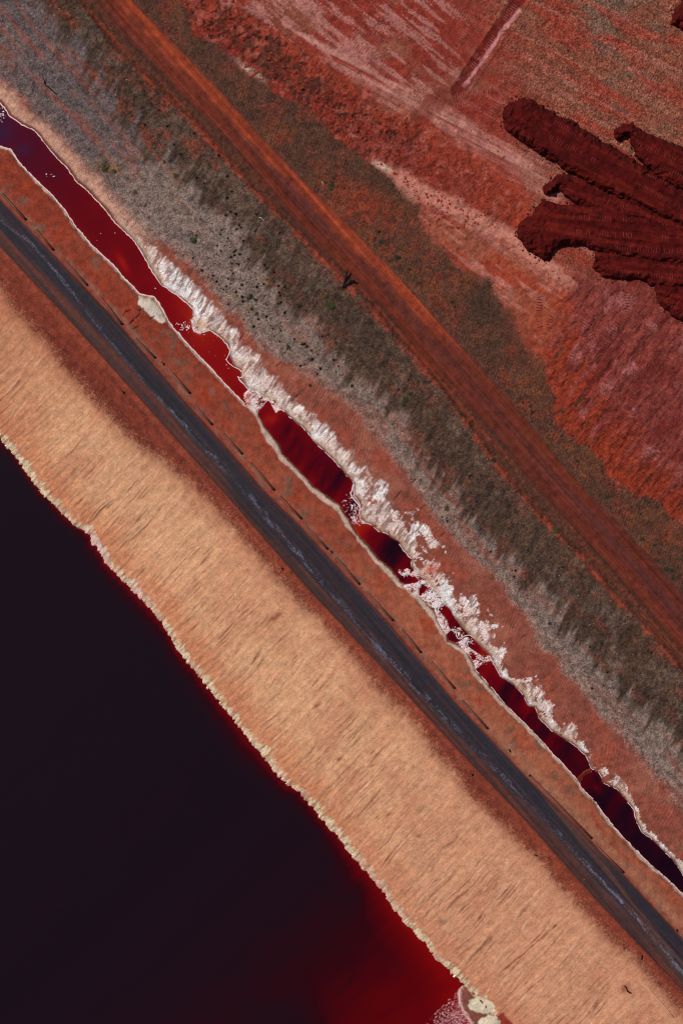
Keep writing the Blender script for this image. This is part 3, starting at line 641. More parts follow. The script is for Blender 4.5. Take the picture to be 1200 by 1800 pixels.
def solid(name, rgb, rough=.8, amp=.3, sc=6, bump=.2, spec=.3):
    return earth(name, sc, amp, bump, rough, lin(rgb), spec, attr=False)

# ---------------------------------------------------------------- soil mounds
def mound_h(mi, x, y, base):
    m = MOUNDS[mi]; d = sdpoly(x, y, m['P'], 40)
    d = d+(fbm(x, y, 7, o=3, s=10+mi)-.5)*9+(fbm(x, y, 22, o=2, s=20+mi)-.5)*6
    (ax, ay), (bx, by) = m['ax']; L_ = math.hypot(bx-ax, by-ay); tx, ty = (bx-ax)/L_, (by-ay)/L_
    s = (x-ax)*tx+(y-ay)*ty; t = -(x-ax)*ty+(y-ay)*tx
    top = .55*sm(0, 5, d)+.45*sm(3, 15, d)
    front = sm(-30, 6, -s)                                              # rough nose
    lump = (fbm(x, y, 6, o=3, s=31+mi)-.5)
    edge = 1-sm(8, 22, d)
    h = base-.12+1.25*m['h']*top+lump*(.22+.55*edge*sm(-1, 3, d)+.6*front)*sm(-1, 4, d)
    h = h-.35*np.exp(-((t)/5)**2)*0+ .12*np.cos(t*2*math.pi/15+fbm(s, t*0, 60, o=2, s=3)*4)*sm(12, 20, d)*(1-front)+(fbm(x, y, 30, o=3, s=12+mi)-.5)*.9*sm(2, 12, d)
    h = h-np.where(d < 0, .35*np.minimum(-d, 2), 0)
    return h, d, s, t, front
M_made = []
for mi, m in enumerate(MOUNDS):
    P = np.array(m['P'], float); x0, y0 = P.min(0)-6; x1, y1 = P.max(0)+6
    ax_, ay_ = np.arange(x0, x1, 1.25), np.arange(y0, y1, 1.25)
    mx_, my_ = np.meshgrid(ax_, ay_); sh_ = mx_.shape; mx_ = mx_.ravel(); my_ = my_.ravel()
    base = hats(mx_, my_)
    h, d, s, t, fr = mound_h(mi, mx_, my_, base)
    g = rng.random(len(mx_))-.5
    Cm = np.zeros((len(mx_), 3))+col(80, 12, 9)
    Cm = mix(Cm, col(100, 24, 15), sm(-.02, .18, fbm(s, t, 70, 6, o=3, s=41+mi)-.5)*.8)
    Cm = mix(Cm, col(64, 9, 8), sm(0, .15, fbm(mx_, my_, 14, o=3, s=44+mi)-.5)*.5)
    Cm = Cm*(1+g*.5)[:, None]
    kk_ = S*(CAMH-h)/CAMH
    cm = np.stack([(mx_-600)*kk_, (900-my_)*kk_, h], 1)
    ii = np.arange(sh_[0]*sh_[1]).reshape(sh_)
    q = np.stack([ii[1:, :-1], ii[1:, 1:], ii[:-1, 1:], ii[:-1, :-1]], -1).reshape(-1, 4)
    q, arr = subset((d[q] > -2.2).all(1), q, [cm, Cm])
    me = mesh_np('soil_mound', arr[0], q, M_mound, cols=arr[1])
    o = link('soil_mound', me, label=m['label'], category='soil mound', group='dark red soil mounds pushed out by a bulldozer')
    M_made.append(o)

# ladder-like bulldozer prints: rows of small cross ridges
def ladder(mb, pts, half=5.0, gap=4.4, hfun=None, wob=1.5, skip=.12, r0=.07):
    pts = np.array(pts, float); seg = np.hypot(*np.diff(pts, axis=0).T); cum = np.concatenate([[0], np.cumsum(seg)])
    ss = np.arange(0, cum[-1], gap); x = np.interp(ss, cum, pts[:, 0]); y = np.interp(ss, cum, pts[:, 1])
    dx = np.gradient(x) if len(x) > 2 else np.ones(len(x)); dy = np.gradient(y) if len(x) > 2 else np.zeros(len(x)); L_ = np.hypot(dx, dy)+1e-9
    nxn, nyn = -dy/L_, dx/L_; off = (fbm(ss, ss*0, 60, o=2, s=3)-.5)*wob*2; x = x+nxn*off; y = y+nyn*off
    keep = (rng.random(len(x)) > skip) & (fbm(ss, ss*0+pts[0, 0], 40, o=2, s=7) > .44)
    A0 = np.stack([x-nxn*half, y-nyn*half], 1); B0 = np.stack([x+nxn*half, y+nyn*half], 1); M0 = (A0+B0)/2
    hA, hB, hM = hfun(A0[:, 0], A0[:, 1]), hfun(B0[:, 0], B0[:, 1]), hfun(M0[:, 0], M0[:, 1])
    for i in np.nonzero(keep)[0]:
        V = []
        for (p, hh) in ((A0[i], hA[i]), (M0[i], hM[i]), (B0[i], hB[i])):
            w = .09
            ex, ey = dx[i]/L_[i]*w*10, dy[i]/L_[i]*w*10
            a = px(p[0]-ex, p[1]-ey, hh); b = px(p[0]+ex, p[1]+ey, hh); c = px(p[0], p[1], hh)
            V += [(a[0], a[1], hh-.03), (c[0], c[1], hh+r0), (b[0], b[1], hh-.03)]
        mb.add(V, [(0,3,4,1), (1,4,5,2), (3,6,7,4), (4,7,8,5)])
def off_line(p, d):
    (x0, y0), (x1, y1) = p; L_ = math.hypot(x1-x0, y1-y0); nx_, ny_ = -(y1-y0)/L_*d, (x1-x0)/L_*d
    return [(x0+nx_, y0+ny_), (x1+nx_, y1+ny_)]
M_cl = solid('dried_red_earth', (122, 42, 36), .95, .3, 5, .1)
M_cl2 = solid('pale_dried_earth', (160, 88, 76), .95, .3, 5, .1)
M_cl3 = solid('brown_earth', (110, 60, 42), .95, .3, 5, .1)
lanes = {0: [(945,213,1290,402,14),(945,213,1290,402,-13)], 1: [(1000,328,1290,440,0)], 2: [(985,379,1290,400,0),(985,405,1290,428,0),(1080,432,1290,455,0)],
         3: [(1085,478,1290,495,0)], 4: [(1180,540,1290,565,0)], 5: [(1118,250,1290,330,0),(1110,262,1290,350,6)], 6: [(1205,30,1290,40,0)]}
for mi, ls in lanes.items():
    mb = MB()
    for (a, b, c, d_, o_) in ls:
        ladder(mb, off_line([(a, b), (c, d_)], o_), 4.6, 4.6, lambda x, y, mi=mi: mound_h(mi, x, y, hats(x, y))[0], skip=.2, r0=.06)
    link('track_print', mb.mesh('track_print', M_cl), M_made[mi], kind='stuff')
mb = MB()
TR = [[(795,168),(830,162),(865,163),(898,172)], [(790,185),(825,182),(850,190),(882,196)], [(800,215),(860,250),(930,285),(985,320)], [(806,232),(866,268),(925,300)],
      [(885,232),(915,252),(955,282),(990,305)], [(655,60),(700,95),(740,128),(790,150)], [(700,55),(745,92),(800,118)], [(620,95),(665,128),(720,150)], [(560,50),(620,75),(680,110)],
      [(905,10),(875,55),(845,100),(815,130)], [(1000,120),(1040,140),(1090,165)], [(1010,105),(1045,118)], [(690,40),(720,70),(760,90)], [(610,30),(650,62),(690,80)],
      [(530,25),(590,45),(640,60)], [(820,50),(800,90),(770,140),(745,190)]]
rl = random.Random(5)
for k in range(46):
    a = math.radians(rl.choice([26, 28, 30, 38, 42, 118])); x_, y_ = rl.uniform(470, 1150), rl.uniform(0, 230); L0 = rl.uniform(40, 110)
    p_ = [(x_+L0*t*math.cos(a+.1*t), y_+L0*t*math.sin(a+.1*t)) for t in (0, .5, 1)]
    ff = fields(np.array([q[0] for q in p_]), np.array([q[1] for q in p_]))
    if (ff['crest'] > 12).all() and all(sdpoly(np.array([q[0]]), np.array([q[1]]), m['P'])[0] < -8 for q in p_ for m in MOUNDS): TR.append(p_)
for t_ in TR: ladder(mb, t_, 4.5, 4.4, hats, skip=.25)
TR2 = [[(930,500),(948,520),(945,555),(950,580)], [(978,540),(968,560),(964,580)], [(1020,520),(1030,560),(1045,595)], [(1105,500),(1102,540),(1092,575)],
       [(1052,600),(1080,620),(1130,650),(1190,690)], [(1045,620),(1080,650),(1130,680)], [(1085,615),(1130,640),(1180,660),(1230,690)], [(1130,700),(1165,705),(1200,735)], [(1000,600),(985,640),(975,670)],
       [(1020,640),(1000,680),(985,710)], [(1060,640),(1030,690),(1000,740)], [(1080,680),(1050,730),(1020,780)], [(1110,700),(1080,750),(1050,790)], [(1140,720),(1100,790),(1085,830)], [(1170,750),(1140,810),(1115,850)],
       [(1200,780),(1170,830),(1150,870)], [(1090,560),(1050,640)], [(1150,600),(1110,660)], [(1190,620),(1140,700)], [(1215,820),(1190,870)], [(1010,560),(1010,610),(1000,650)], [(1040,560),(1020,610)]]
mb2 = MB()
for k in range(70):
    a = math.radians(rl.choice([122, 126, 130, 134, 118, 32])+rl.uniform(-4, 4)); x_, y_ = rl.uniform(960, 1230), rl.uniform(500, 860); L0 = rl.uniform(35, 110)
    p_ = [(x_+L0*t*math.cos(a+.12*t), y_+L0*t*math.sin(a+.12*t)) for t in (0, .5, 1)]
    ff = fields(np.array([q[0] for q in p_]), np.array([q[1] for q in p_]))
    if (ff['fp'] > 8).all(): TR2.append(p_)
for t_ in TR2: ladder(mb2, t_, 5.0, 4.8, hats, skip=.15, r0=.10)
link('track_print', mb.mesh('track_print', M_cl2), kind='stuff', label='rows of pale bulldozer cleat prints on the red plateau', category='track print')
link('track_print', mb2.mesh('track_print', M_cl), kind='stuff', label='rows of deep bulldozer cleat prints on the mauve and orange fill', category='track print')

# ---------------------------------------------------------------- clods, pebbles and salt flakes (nobody could count them)
def pebble_mesh(name, mat, flat=.6, seed=0, n=1):
    import bmesh
    bm = bmesh.new(); bmesh.ops.create_icosphere(bm, subdivisions=n, radius=1); r = random.Random(seed)
    for v in bm.verts:
        k = r.uniform(.7, 1.15); v.co = (v.co.x*k, v.co.y*k*.85, v.co.z*k*flat)
    me = bpy.data.meshes.new(name); bm.to_mesh(me); bm.free(); me.materials.append(mat); return me
ICO = None
def scatter(name, pos, size, mat, label, cat, flat=.6, parent=None, stretch=1.0, ang=None):
    global ICO
    if ICO is None:
        ICO = (np.array([(1,0,0),(0,1,0),(-1,0,0),(0,-1,0),(0,0,1),(.1,.1,-1)], float), np.array([(0,1,4),(1,2,4),(2,3,4),(3,0,4),(1,0,5),(2,1,5),(3,2,5),(0,3,5)]))
    V0, F_ = ICO; x, y, h = pos; n = len(x)
    if n == 0: return None
    k = S*(CAMH-h)/CAMH; ctr = np.stack([(x-600)*k, (900-y)*k, h], 1)
    a = rng.random(n)*6.28 if ang is None else ang+rng.normal(0, .12, n)
    V = V0[None]*(1+.35*(rng.random((n, len(V0), 1))-.5)); V = V*np.stack([size*stretch, size*(.7+.3*rng.random(n)), size*flat], 1)[:, None, :]
    c, s = np.cos(a)[:, None], np.sin(a)[:, None]
    W = np.stack([V[..., 0]*c-V[..., 1]*s, V[..., 0]*s+V[..., 1]*c, V[..., 2]], -1)+ctr[:, None, :]
    T = (F_[None]+(np.arange(n)*len(V0))[:, None, None]).reshape(-1, 3)
    me = mesh_np(name, W.reshape(-1, 3), None, mat, tris=T, smooth=False)
    p = dict(kind='stuff')
    if label: p['label'] = label; p['category'] = cat
    return link(name, me, parent, **p)
def edge_pts(P, n, lo, hi, within=None):
    """random points near a closed outline"""
    P = np.array(P+[P[0]], float); seg = np.hypot(*np.diff(P, axis=0).T); cum = np.concatenate([[0], np.cumsum(seg)])
    s = rng.random(n)*cum[-1]; x = np.interp(s, cum, P[:, 0]); y = np.interp(s, cum, P[:, 1])
    a = rng.random(n)*6.28; r = np.abs(rng.normal(0, 1, n))*(hi-lo)+lo
    return x+np.cos(a)*r, y+np.sin(a)*r
M_clod = solid('red_clod', (76, 13, 10), .95, .4, 5, .3)
for mi, m in enumerate(MOUNDS):
    x, y = edge_pts(m['P'], 420 if mi in (0, 2) else 170, 0, 4.5)
    ok = (x < 1230); x, y = x[ok], y[ok]
    b = hats(x, y); h, d, *_ = mound_h(mi, x, y, b)
    h = np.maximum(h, b) if True else b
    scatter('clod', (x, y, h+.02), .06+.22*rng.random(len(x))**3, M_clod, None, None, .8, M_made[mi])
def field_pts(n, cond, box=(0, 0, 1200, 1800)):
    x = box[0]+rng.random(n)*(box[2]-box[0]); y = box[1]+rng.random(n)*(box[3]-box[1]); f_ = fields(x, y); k = cond(f_)
    f_ = {a: (b[k] if isinstance(b, np.ndarray) else b) for a, b in f_.items() if a != 'isk'}
    x, y = x[k], y[k]; return x, y, hats(x, y)
# pale pebbles along the top of the tan bank
x, y, h = field_pts(60000, lambda f_: (np.abs(f_['tan']+f_['n2']*18+rng.normal(0, 16, len(f_['tan']))+4) < 9) & (rng.random(len(f_['tan'])) < .8))
scatter('pebbles', (x[:4200], y[:4200], h[:4200]), .035+.075*rng.random(min(4200, len(x)))**2, solid('tan_pebble', (192,132,98), .9), 'pale tan pebbles scattered along the top edge of the bank', 'pebbles')
x, y, h = field_pts(4200, lambda f_: (f_['gsw'] > 0) & (f_['berm'] < 0))
scatter('pebbles', (x, y, h), .03+.08*rng.random(len(x))**3, solid('white_pebble', (196,180,170), .9), 'small pale stones in the grey gravel and scrub', 'pebbles')
x, y, h = field_pts(7000, lambda f_: (f_['fp'] > 0) | ((f_['crest'] > 0) & (rng.random(len(f_['crest'])) < .4)), (400, 0, 1200, 920))
scatter('clods', (x, y, h), .06+.22*rng.random(len(x))**5, solid('mauve_clod', (128,56,48), .95), 'crumbled red clods on the graded fill and plateau', 'clods')
x, y, h = field_pts(5200, lambda f_: (f_['rub'] > 0) & (f_['crest'] < 0) & (f_['x'] < 900), (320, 0, 900, 400))
scatter('clods', (x, y, h), .1+.3*rng.random(len(x))**3, solid('rubble_clod', (150,58,40), .95), 'lumpy red rubble on the slope above the brown flat', 'clods')
x, y, h = field_pts(800, lambda f_: (np.abs(f_['pfoot']) < 22), (640, 280, 1010, 500))
scatter('clods', (x, y, h), .05+.14*rng.random(len(x))**3, solid('dark_clod', (84,30,24), .95), 'dark clods that rolled onto the pale pink strip below the mounds', 'clods')
x, y, h = field_pts(2600, lambda f_: (f_['rne'] > 10) & (f_['dsw'] < -8))
scatter('pebbles', (x, y, h), .04+.07*rng.random(len(x))**2, solid('buff_pebble', (200,130,104), .9), 'tiny buff stones on the red verge between road and ditch', 'pebbles')
# salt flakes floating on the ditch and in the corner of the lake
M_flake = solid('salt_flake', (236,222,222), .6, .1, 8, .1)
xs, ys = [], []
for cx_, cy_, rx_, ry_, n_ in ((322,574,9,7,34),(345,570,12,16,40),(622,893,11,13,90),(623,913,10,7,80),(641,918,9,4,40),(612,880,8,9,14),(711,1009,5,3,70),(741,1024,5,4,90),(757,1046,11,9,240),(766,1064,7,10,190),(775,1060,6,5,60),
                           (3,200,6,12,50),(90,308,14,5,6),(155,408,30,30,3),(380,600,40,30,10),(400,640,20,20,8),(797,1108,6,4,30),(812,1133,8,6,60),(822,1127,9,6,50),(860,1158,8,5,60),(832,1172,4,3,20),(262,470,60,90,4)):
    xs.append(cx_+rng.normal(0, rx_*.6, n_)); ys.append(cy_+rng.normal(0, ry_*.6, n_))
x = np.concatenate(xs); y = np.concatenate(ys); f_ = fields(x, y); k = (f_['ditch'] > -.5) | (f_['isl'] > 0); x, y = x[k], y[k]
scatter('salt_flakes', (x, y, hats(x, y)+.02), .05+.10*rng.random(len(x))**2.5, M_flake, 'white salt flakes floating on the red ditch water', 'salt flakes', .3)
x = 806+rng.normal(0, 26, 1500); y = 1790+rng.normal(0, 18, 1500); x = np.concatenate([x, 811+rng.normal(0, 2.5, 60), 808+rng.normal(0, 2.5, 60), np.interp(np.linspace(0, 1, 300), [0, .4, .7, 1], [807, 806, 812, 830])+rng.normal(0, 1.6, 300)])
y = np.concatenate([y, 1733+rng.normal(0, 3, 60), 1752+rng.normal(0, 10, 60), np.interp(np.linspace(0, 1, 300), [0, .4, .7, 1], [1738, 1755, 1776, 1802])+rng.normal(0, 1.6, 300)])
k = (fields(x, y)['lake'] > -5) & (y > 1722) & ((y-1740)*1.2 > (806-x)*1.2-2); x, y = x[k], y[k]
scatter('salt_flakes', (x, y, np.maximum(hats(x, y), 0)+.02), .035+.10*rng.random(len(x))**3, solid('pink_flake', (226,178,178), .6, .1), 'pinkish salt flakes floating in the corner of the lake', 'salt flakes', .3)

# thin raised salt rims at the water line of the ditch
def rim(name, pts, w, lab, hfun=None, brk=.0):
    pts = np.array(pts, float); seg = np.hypot(*np.diff(pts, axis=0).T); cum = np.concatenate([[0], np.cumsum(seg)]); ss = np.arange(0, cum[-1], 1.2)
    x = np.interp(ss, cum, pts[:, 0]); y = np.interp(ss, cum, pts[:, 1])
    k = np.ones(5)/5; xs_ = np.convolve(np.pad(x, 2, 'edge'), k, 'valid'); ys_ = np.convolve(np.pad(y, 2, 'edge'), k, 'valid')
    x = xs_+(fbm(ss, ss*0, 5, o=2, s=12)-.5)*2.4; y = ys_+(fbm(ss, ss*0+9, 5, o=2, s=13)-.5)*2.4
    dx, dy = np.gradient(x), np.gradient(y); L_ = np.hypot(dx, dy)+1e-9; nxn, nyn = -dy/L_, dx/L_
    ww = w*(.35+1.3*fbm(ss, ss*0+3, 6, o=3, s=14)); co_ = []
    for o_, z in ((-1, -.02), (-.5, .09), (.5, .09), (1, -.02)):
        hh = ZD+.10+z; X_, Y_ = px(x+nxn*ww*o_, y+nyn*ww*o_, hh); co_.append(np.stack([X_, Y_, np.full(len(x), hh)], 1))
    co_ = np.stack(co_, 1).reshape(-1, 3); n = len(x); q = []
    a = np.arange(n-1)*4; on = fbm(ss[:-1], ss[:-1]*0+5, 9, o=2, s=15) > brk; a = a[on]
    q = np.concatenate([np.stack([a+j, a+j+1, a+j+5, a+j+4], 1) for j in range(3)])
    link(name, mesh_np(name, co_, q, M_rim), kind='stuff', label=lab, category='salt rim')
M_rim = solid('rim_salt', (226,200,196), .7, .12, 8, .2)
NE = [p for p in LN['dne'] if p[0] >= 0]; SW = [p for p in LN['dsw'] if p[0] >= 0]
NE1 = [p for p in NE if p[1] <= 690 and not (337 < p[0] < 370)]
NE1 = [p for p in NE if p[1] <= 545]+[(347,557),(345,562),(338,568),(339,576),(343,583),(353,585),(363,583),(370,580)]+[(387,593),(400,607),(406,618),(398,631),(400,637),(413,645),(423,650),(428,655),(427,661),(423,664),(417,662),(424,671),(432,680),(440,688)]
rim('salt_rim', NE1, .95, 'thin white salt rim along the north-east water line of the upper ditch')
rim('salt_rim', [p for p in SW if p[1] <= 720], 1.1, 'thin pink-white salt rim along the road side of the upper ditch')
rim('salt_rim', [p for p in NE if 700 < p[1] < 1000], .75, 'broken salt rim on the far side of the middle pools', brk=.42)
rim('salt_rim', [(622,850),(616,870),(624,880),(633,890),(632,905),(634,916),(641,922)], 1.0, 'curling salt rim around the bay in the middle pool')
rim('salt_rim', [(634,864),(641,868),(644,877),(641,887),(634,896),(632,905)], .9, 'looped salt rim around the brown mud bay')
rim('salt_rim', [(803,1107),(801,1118),(808,1125),(815,1118),(824,1116),(834,1122)], .7, 'fine salt loop across the narrow pool')
rim('salt_rim', [p for p in SW if p[1] > 1140], .75, 'thin salt rim along the road side of the lower ditch', brk=.3)
rim('salt_rim', [p for p in NE if p[1] > 1140], .6, 'thin salt rim on the far side of the lower ditch', brk=.45)

# ---------------------------------------------------------------- pipes laid end to end beside the road
M_pipe = solid('weathered_pipe', (112,68,54), .7, .35, 3, .3); M_dark = solid('dark_bore', (16,9,10), .9, .2)
M_pipe2 = solid('shade_brown', (92,46,37), .8, .3)
pipe_protos = {}
def pipe(x0, y0, x1, y1, label, r=.30, kind='pipe'):
    h0, h1 = hat(x0, y0)+r*.8, hat(x1, y1)+r*.8; X0, Y0 = px(x0, y0, h0); X1, Y1 = px(x1, y1, h1)
    L_ = math.hypot(X1-X0, Y1-Y0)
    e = bpy.data.objects.new('drain_pipe', None); COL.objects.link(e); e.location = ((X0+X1)/2, (Y0+Y1)/2, (h0+h1)/2)
    e.rotation_euler = (0, -math.atan2(h1-h0, L_), math.atan2(Y1-Y0, X1-X0))
    e['label'] = label; e['category'] = 'pipe'; e['group'] = 'dark pipes laid beside the haul road'
    mb = MB(); n = 14; V = []; 
    for xx, rr in ((-L_/2, r), (L_/2, r), (L_/2, r*.72), (-L_/2, r*.72)):
        V += [(xx, rr*math.cos(t), rr*math.sin(t)) for t in np.linspace(0, 2*math.pi, n, endpoint=False)]
    Fc = [(i*n+j, i*n+(j+1) % n, ((i+1) % 4)*n+(j+1) % n, ((i+1) % 4)*n+j) for i in range(4) for j in range(n)]
    mb.add(V, Fc); link('barrel', mb.mesh('barrel', M_pipe, True), e)
    mb = MB()                                                           # dark strips on both sides: the pipe's shade put into colour
    for sgn in (-1, 1):
        mb.add([(-L_/2, sgn*r*.7, -r*.1), (L_/2, sgn*r*.7, -r*.1), (L_/2, sgn*r*1.45, -r*.95), (-L_/2, sgn*r*1.45, -r*.95)], [(0,1,2,3)])
    link('side_shade', mb.mesh('side_shade', M_pipe2), e)
    for xx in ((L_/2+.03,) if kind == 'pipe' else (L_/2+.03, -L_/2-.03)):
        mb = MB(); V = [(xx-.02, r*1.25*math.cos(t), r*1.25*math.sin(t)) for t in np.linspace(0, 2*math.pi, n, endpoint=False)]
        V += [(xx+.22, r*1.2*math.cos(t), r*1.2*math.sin(t)) for t in np.linspace(0, 2*math.pi, n, endpoint=False)]
        mb.add(V, [(j, (j+1) % n, n+(j+1) % n, n+j) for j in range(n)]+[tuple(range(n, 2*n)), tuple(range(n))[::-1]])
        link('end_collar', mb.mesh('end_collar', M_dark), e)
    return e
PIPES = [(4,340,44,384,'first dark pipe, at the top left end of the row beside the road'),
 (64,404,92,437,'short dark pipe second from the top left along the haul road'),
 (116,461,152,499,'dark pipe beside the road, opposite the even-width upper stretch of red water'),
 (177,523,213,568,'dark pipe lying just before the cracked gullies in the red verge'),
 (238,595,271,627,'short dark pipe just past the cracked gullies in the red verge'),
 (302,655,332,689,'dark pipe just below the small stub, short of the first salt bridge'),
 (341,711,371,744,'faint half-buried pipe level with the white salt bridge in the ditch'),
 (392,762,424,796,'short dark pipe level with the upper end of the second red pool'),
 (440,813,480,859,'dark pipe beside the widest part of the second red pool'),
 (492,873,528,910,'dark pipe near the lower end of the second red pool'),
 (539,926,574,963,'dark pipe level with the narrow neck between the second and third pools'),
 (589,979,630,1025,'thin dark pipe beside the third dark red pool'),
 (646,1043,689,1089,'dark pipe beside the white broken crust where the ditch narrows'),
 (706,1107,738,1145,'dark pipe abreast of the small square red pools'),
 (757,1163,797,1208,'dark pipe beside the start of the lowest long pool'),
 (811,1231,855,1279,'dark pipe before the long gap'),
 (930,1363,1037,1472,'longest pipe, collared at both ends, beside the notch in the lowest pool'),
 (1049,1489,1093,1532,'last dark pipe at the lower right end of the row')]
for i_, (a, b, c, d_, lb) in enumerate(PIPES):
    if i_ == 15: lb = 'dark pipe just above the long gap before the longest pipe'
    pipe(a, b, c, d_, lb, .165, 'long' if i_ == 16 else 'pipe')

# ---------------------------------------------------------------- marker posts, fallen rod, dead branches
M_post = solid('blackened_wood', (20,14,16), .9, .3); M_white = solid('bleached_pole', (206,160,138), .7, .1)
def post(x, y, lx, ly, hgt, label, r=.09):
    h = hat(x, y); X0, Y0 = px(x, y, h); e = bpy.data.objects.new('marker_post', None); COL.objects.link(e); e.location = (X0, Y0, h)
    e['label'] = label; e['category'] = 'post'; e['group'] = 'little black posts along the road edges'
    mb = MB(); tube(mb, [(0, 0, -.15), (lx*.5*S, -ly*.5*S, hgt*.55), (lx*S, -ly*S, hgt)], [r*1.25, r, r*.85], 7); link('shaft', mb.mesh('shaft', M_post), e)
    mb = MB(); tube(mb, [(lx*S, -ly*S, hgt), (lx*S, -ly*S, hgt+.1)], [r*1.3, r*.7], 7); link('cap', mb.mesh('cap', M_post), e)
for a in [(219,693,-3,-5,.5,'black post on the road shoulder nearest the upper left of the tan bank'),
          (498,1002,-3,-4,.5,'black post on the dark shoulder abreast of the third ditch pool'),
          (831,1365,-3,-5,.5,'black post on the red shoulder level with the longest pipe'),
          (940,1504,1,-1,.4,'stubby black peg where the tan bank meets the red shoulder'),
          (1127,1688,-1,-10,.6,'upright thin black stake on the red shoulder near the lower right'),
          (289,643,-3,-6,.5,'black stub between the short pipe and the next pipe past the gullies'),
          (584,973,-3,-5,.5,'black stub in the gap above the thin pipe beside the third pool'),
          (897,1323,-4,-6,.5,'black stub in the long gap before the longest pipe'),
          (1191,1639,-4,-6,.5,'black stub on the verge at the lower right edge')]:
    post(*a)
def branch(x, y, limbs, label, soil=None):
    h = hat(x, y); X0, Y0 = px(x, y, h); e = bpy.data.objects.new('dead_branch', None); COL.objects.link(e); e.location = (X0, Y0, h)
    e['label'] = label; e['category'] = 'dead branch'; e['group'] = 'forked black dead branches'
    for pts, r in limbs:
        mb = MB(); n = len(pts); P = []
        for i, (dx, dy, dz) in enumerate(pts): P.append((dx*S, -dy*S, dz))
        tube(mb, P, [r*(1-.45*i/max(n-1, 1)) for i in range(n)][::1], 8); link('limb', mb.mesh('limb', M_post, True), e)
branch(605, 504, [([(0,0,.15),(1,-9,.3),(3,-18,.35),(6,-27,.35)], .25), ([(0,0,.15),(6,-4,.25),(11,-9,.3),(19,-9,.25)], .29), ([(0,0,.1),(-5,1,.15)], .12)], 'thick black forked branch lying beside the earth track')
branch(80, 149, [([(0,0,.05),(-1,-7,.5),(-3,-15,.9)], .10), ([(0,0,.05),(5,4,.3),(17,15,.35)], .13)], 'slim black forked branch alone on the grey gravel at upper left')
branch(1102, 1742, [([(0,0,.05),(-3,-6,.35),(-8,-12,.6)], .09), ([(0,0,.05),(3,2,.3),(6,3,.35)], .15)], 'small black forked branch on a red patch near the foot of the tan bank')
h = hat(1157, 1760)+.12; mb = MB(); P = [(*px(a, b, h), h+z) for a, b, z in ((1131,1730,0),(1145,1745.5,.03),(1160,1762,.02),(1173,1777,.03),(1183,1789,0))]
tube(mb, P, [.09, .10, .10, .10, .08], 8)
e = bpy.data.objects.new('rod', None); COL.objects.link(e)
c_ = np.array(P[2]); e.location = tuple(c_); me = mb.mesh('shaft', M_white, True); me.transform(__import__('mathutils').Matrix.Translation(tuple(-c_))); link('shaft', me, e)
mb = MB(); tube(mb, [np.array(P[0])-c_-(0.02,-.02,0), np.array(P[0])-c_+(.12,-.13,0)], .13, 8); link('end_collar', mb.mesh('end_collar', M_white), e)
e['label'] = 'thin pale rod lying straight on the bank near the lower right corner'; e['category'] = 'rod'
# curved pale twigs
def twig(pts, r, label):
    h = hat(*pts[0])+.05; P = np.array([(*px(a, b, h), h+.03*i) for i, (a, b) in enumerate(pts)]); c = P[len(P)//2]; mb = MB(); tube(mb, list(P-c), [r*(1-.1*i) for i in range(len(P))], 6)
    o = link('dead_twig', mb.mesh('dead_twig', M_twig, True), label=label, category='dead twig'); o.location = tuple(c)
M_twig = solid('grey_twig', (190,176,164), .8, .1)
twig([(455,382),(459,383),(462,386),(464,389)], .06, 'curved pale twig in the dark scrub above the gravel')
twig([(471,561),(473,564),(475,567)], .06, 'short straight pale twig among the green tufts')
twig([(378,438),(381,436)], .05, 'tiny pale twig at the head of a red streak in the gravel')
twig([(565,319),(567,322),(568,325)], .06, 'pale twig beside the green bush on the brown flat')

# ---------------------------------------------------------------- plants
def leafmat(name, rgb):
    return solid(name, rgb, .8, .45, 7, 0, .2)
M_leaf = [leafmat('green_leaf', (52,60,36)), leafmat('dark_leaf', (46,46,36)), leafmat('olive_leaf', (88,76,44)), leafmat('bright_leaf', (62,76,38))]
M_stem = solid('brown_stem', (62,44,34), .9)
def plant_mesh(seed, r, n, mat, stems=False, dome=.6):
    rr = random.Random(seed); mb = MB(); mb2 = MB()
    lob = [(rr.uniform(-.55, .55)*r, rr.uniform(-.55, .55)*r, rr.uniform(.3, .6)*r) for _ in range(rr.randint(4, 7))]
    for k in range(n):
        cx_, cy_, cr = rr.choice(lob); a = rr.uniform(0, 6.28); q = rr.random()**.5*cr
        x, y = cx_+q*math.cos(a), cy_+q*math.sin(a); z = rr.uniform(.05, 1)*dome*r*max(.15, 1-(x*x+y*y)/(r*r*1.4))
        l = rr.uniform(.10, .2)*max(r, .35); b = rr.uniform(0, 6.28); w = l*.42; t = rr.uniform(-.6, .9)
        ux, uy = math.cos(b), math.sin(b)
        mb.add([(x, y, z), (x+ux*l*.5-uy*w, y+uy*l*.5+ux*w, z+t*l*.4), (x+ux*l, y+uy*l, z+t*l*.7), (x+ux*l*.5+uy*w, y+uy*l*.5-ux*w, z+t*l*.4)], [(0,1,2,3)])
    me = mb.mesh('foliage', mat)
    for c in range(5):
        a = rr.uniform(0, 6.28); tube(mb2, [(0, 0, -.05), (.25*r*math.cos(a), .25*r*math.sin(a), .25*r), (.6*r*math.cos(a), .6*r*math.sin(a), .4*r)], [.035, .025, .012], 4)
    return me, mb2.mesh('stem', M_stem)
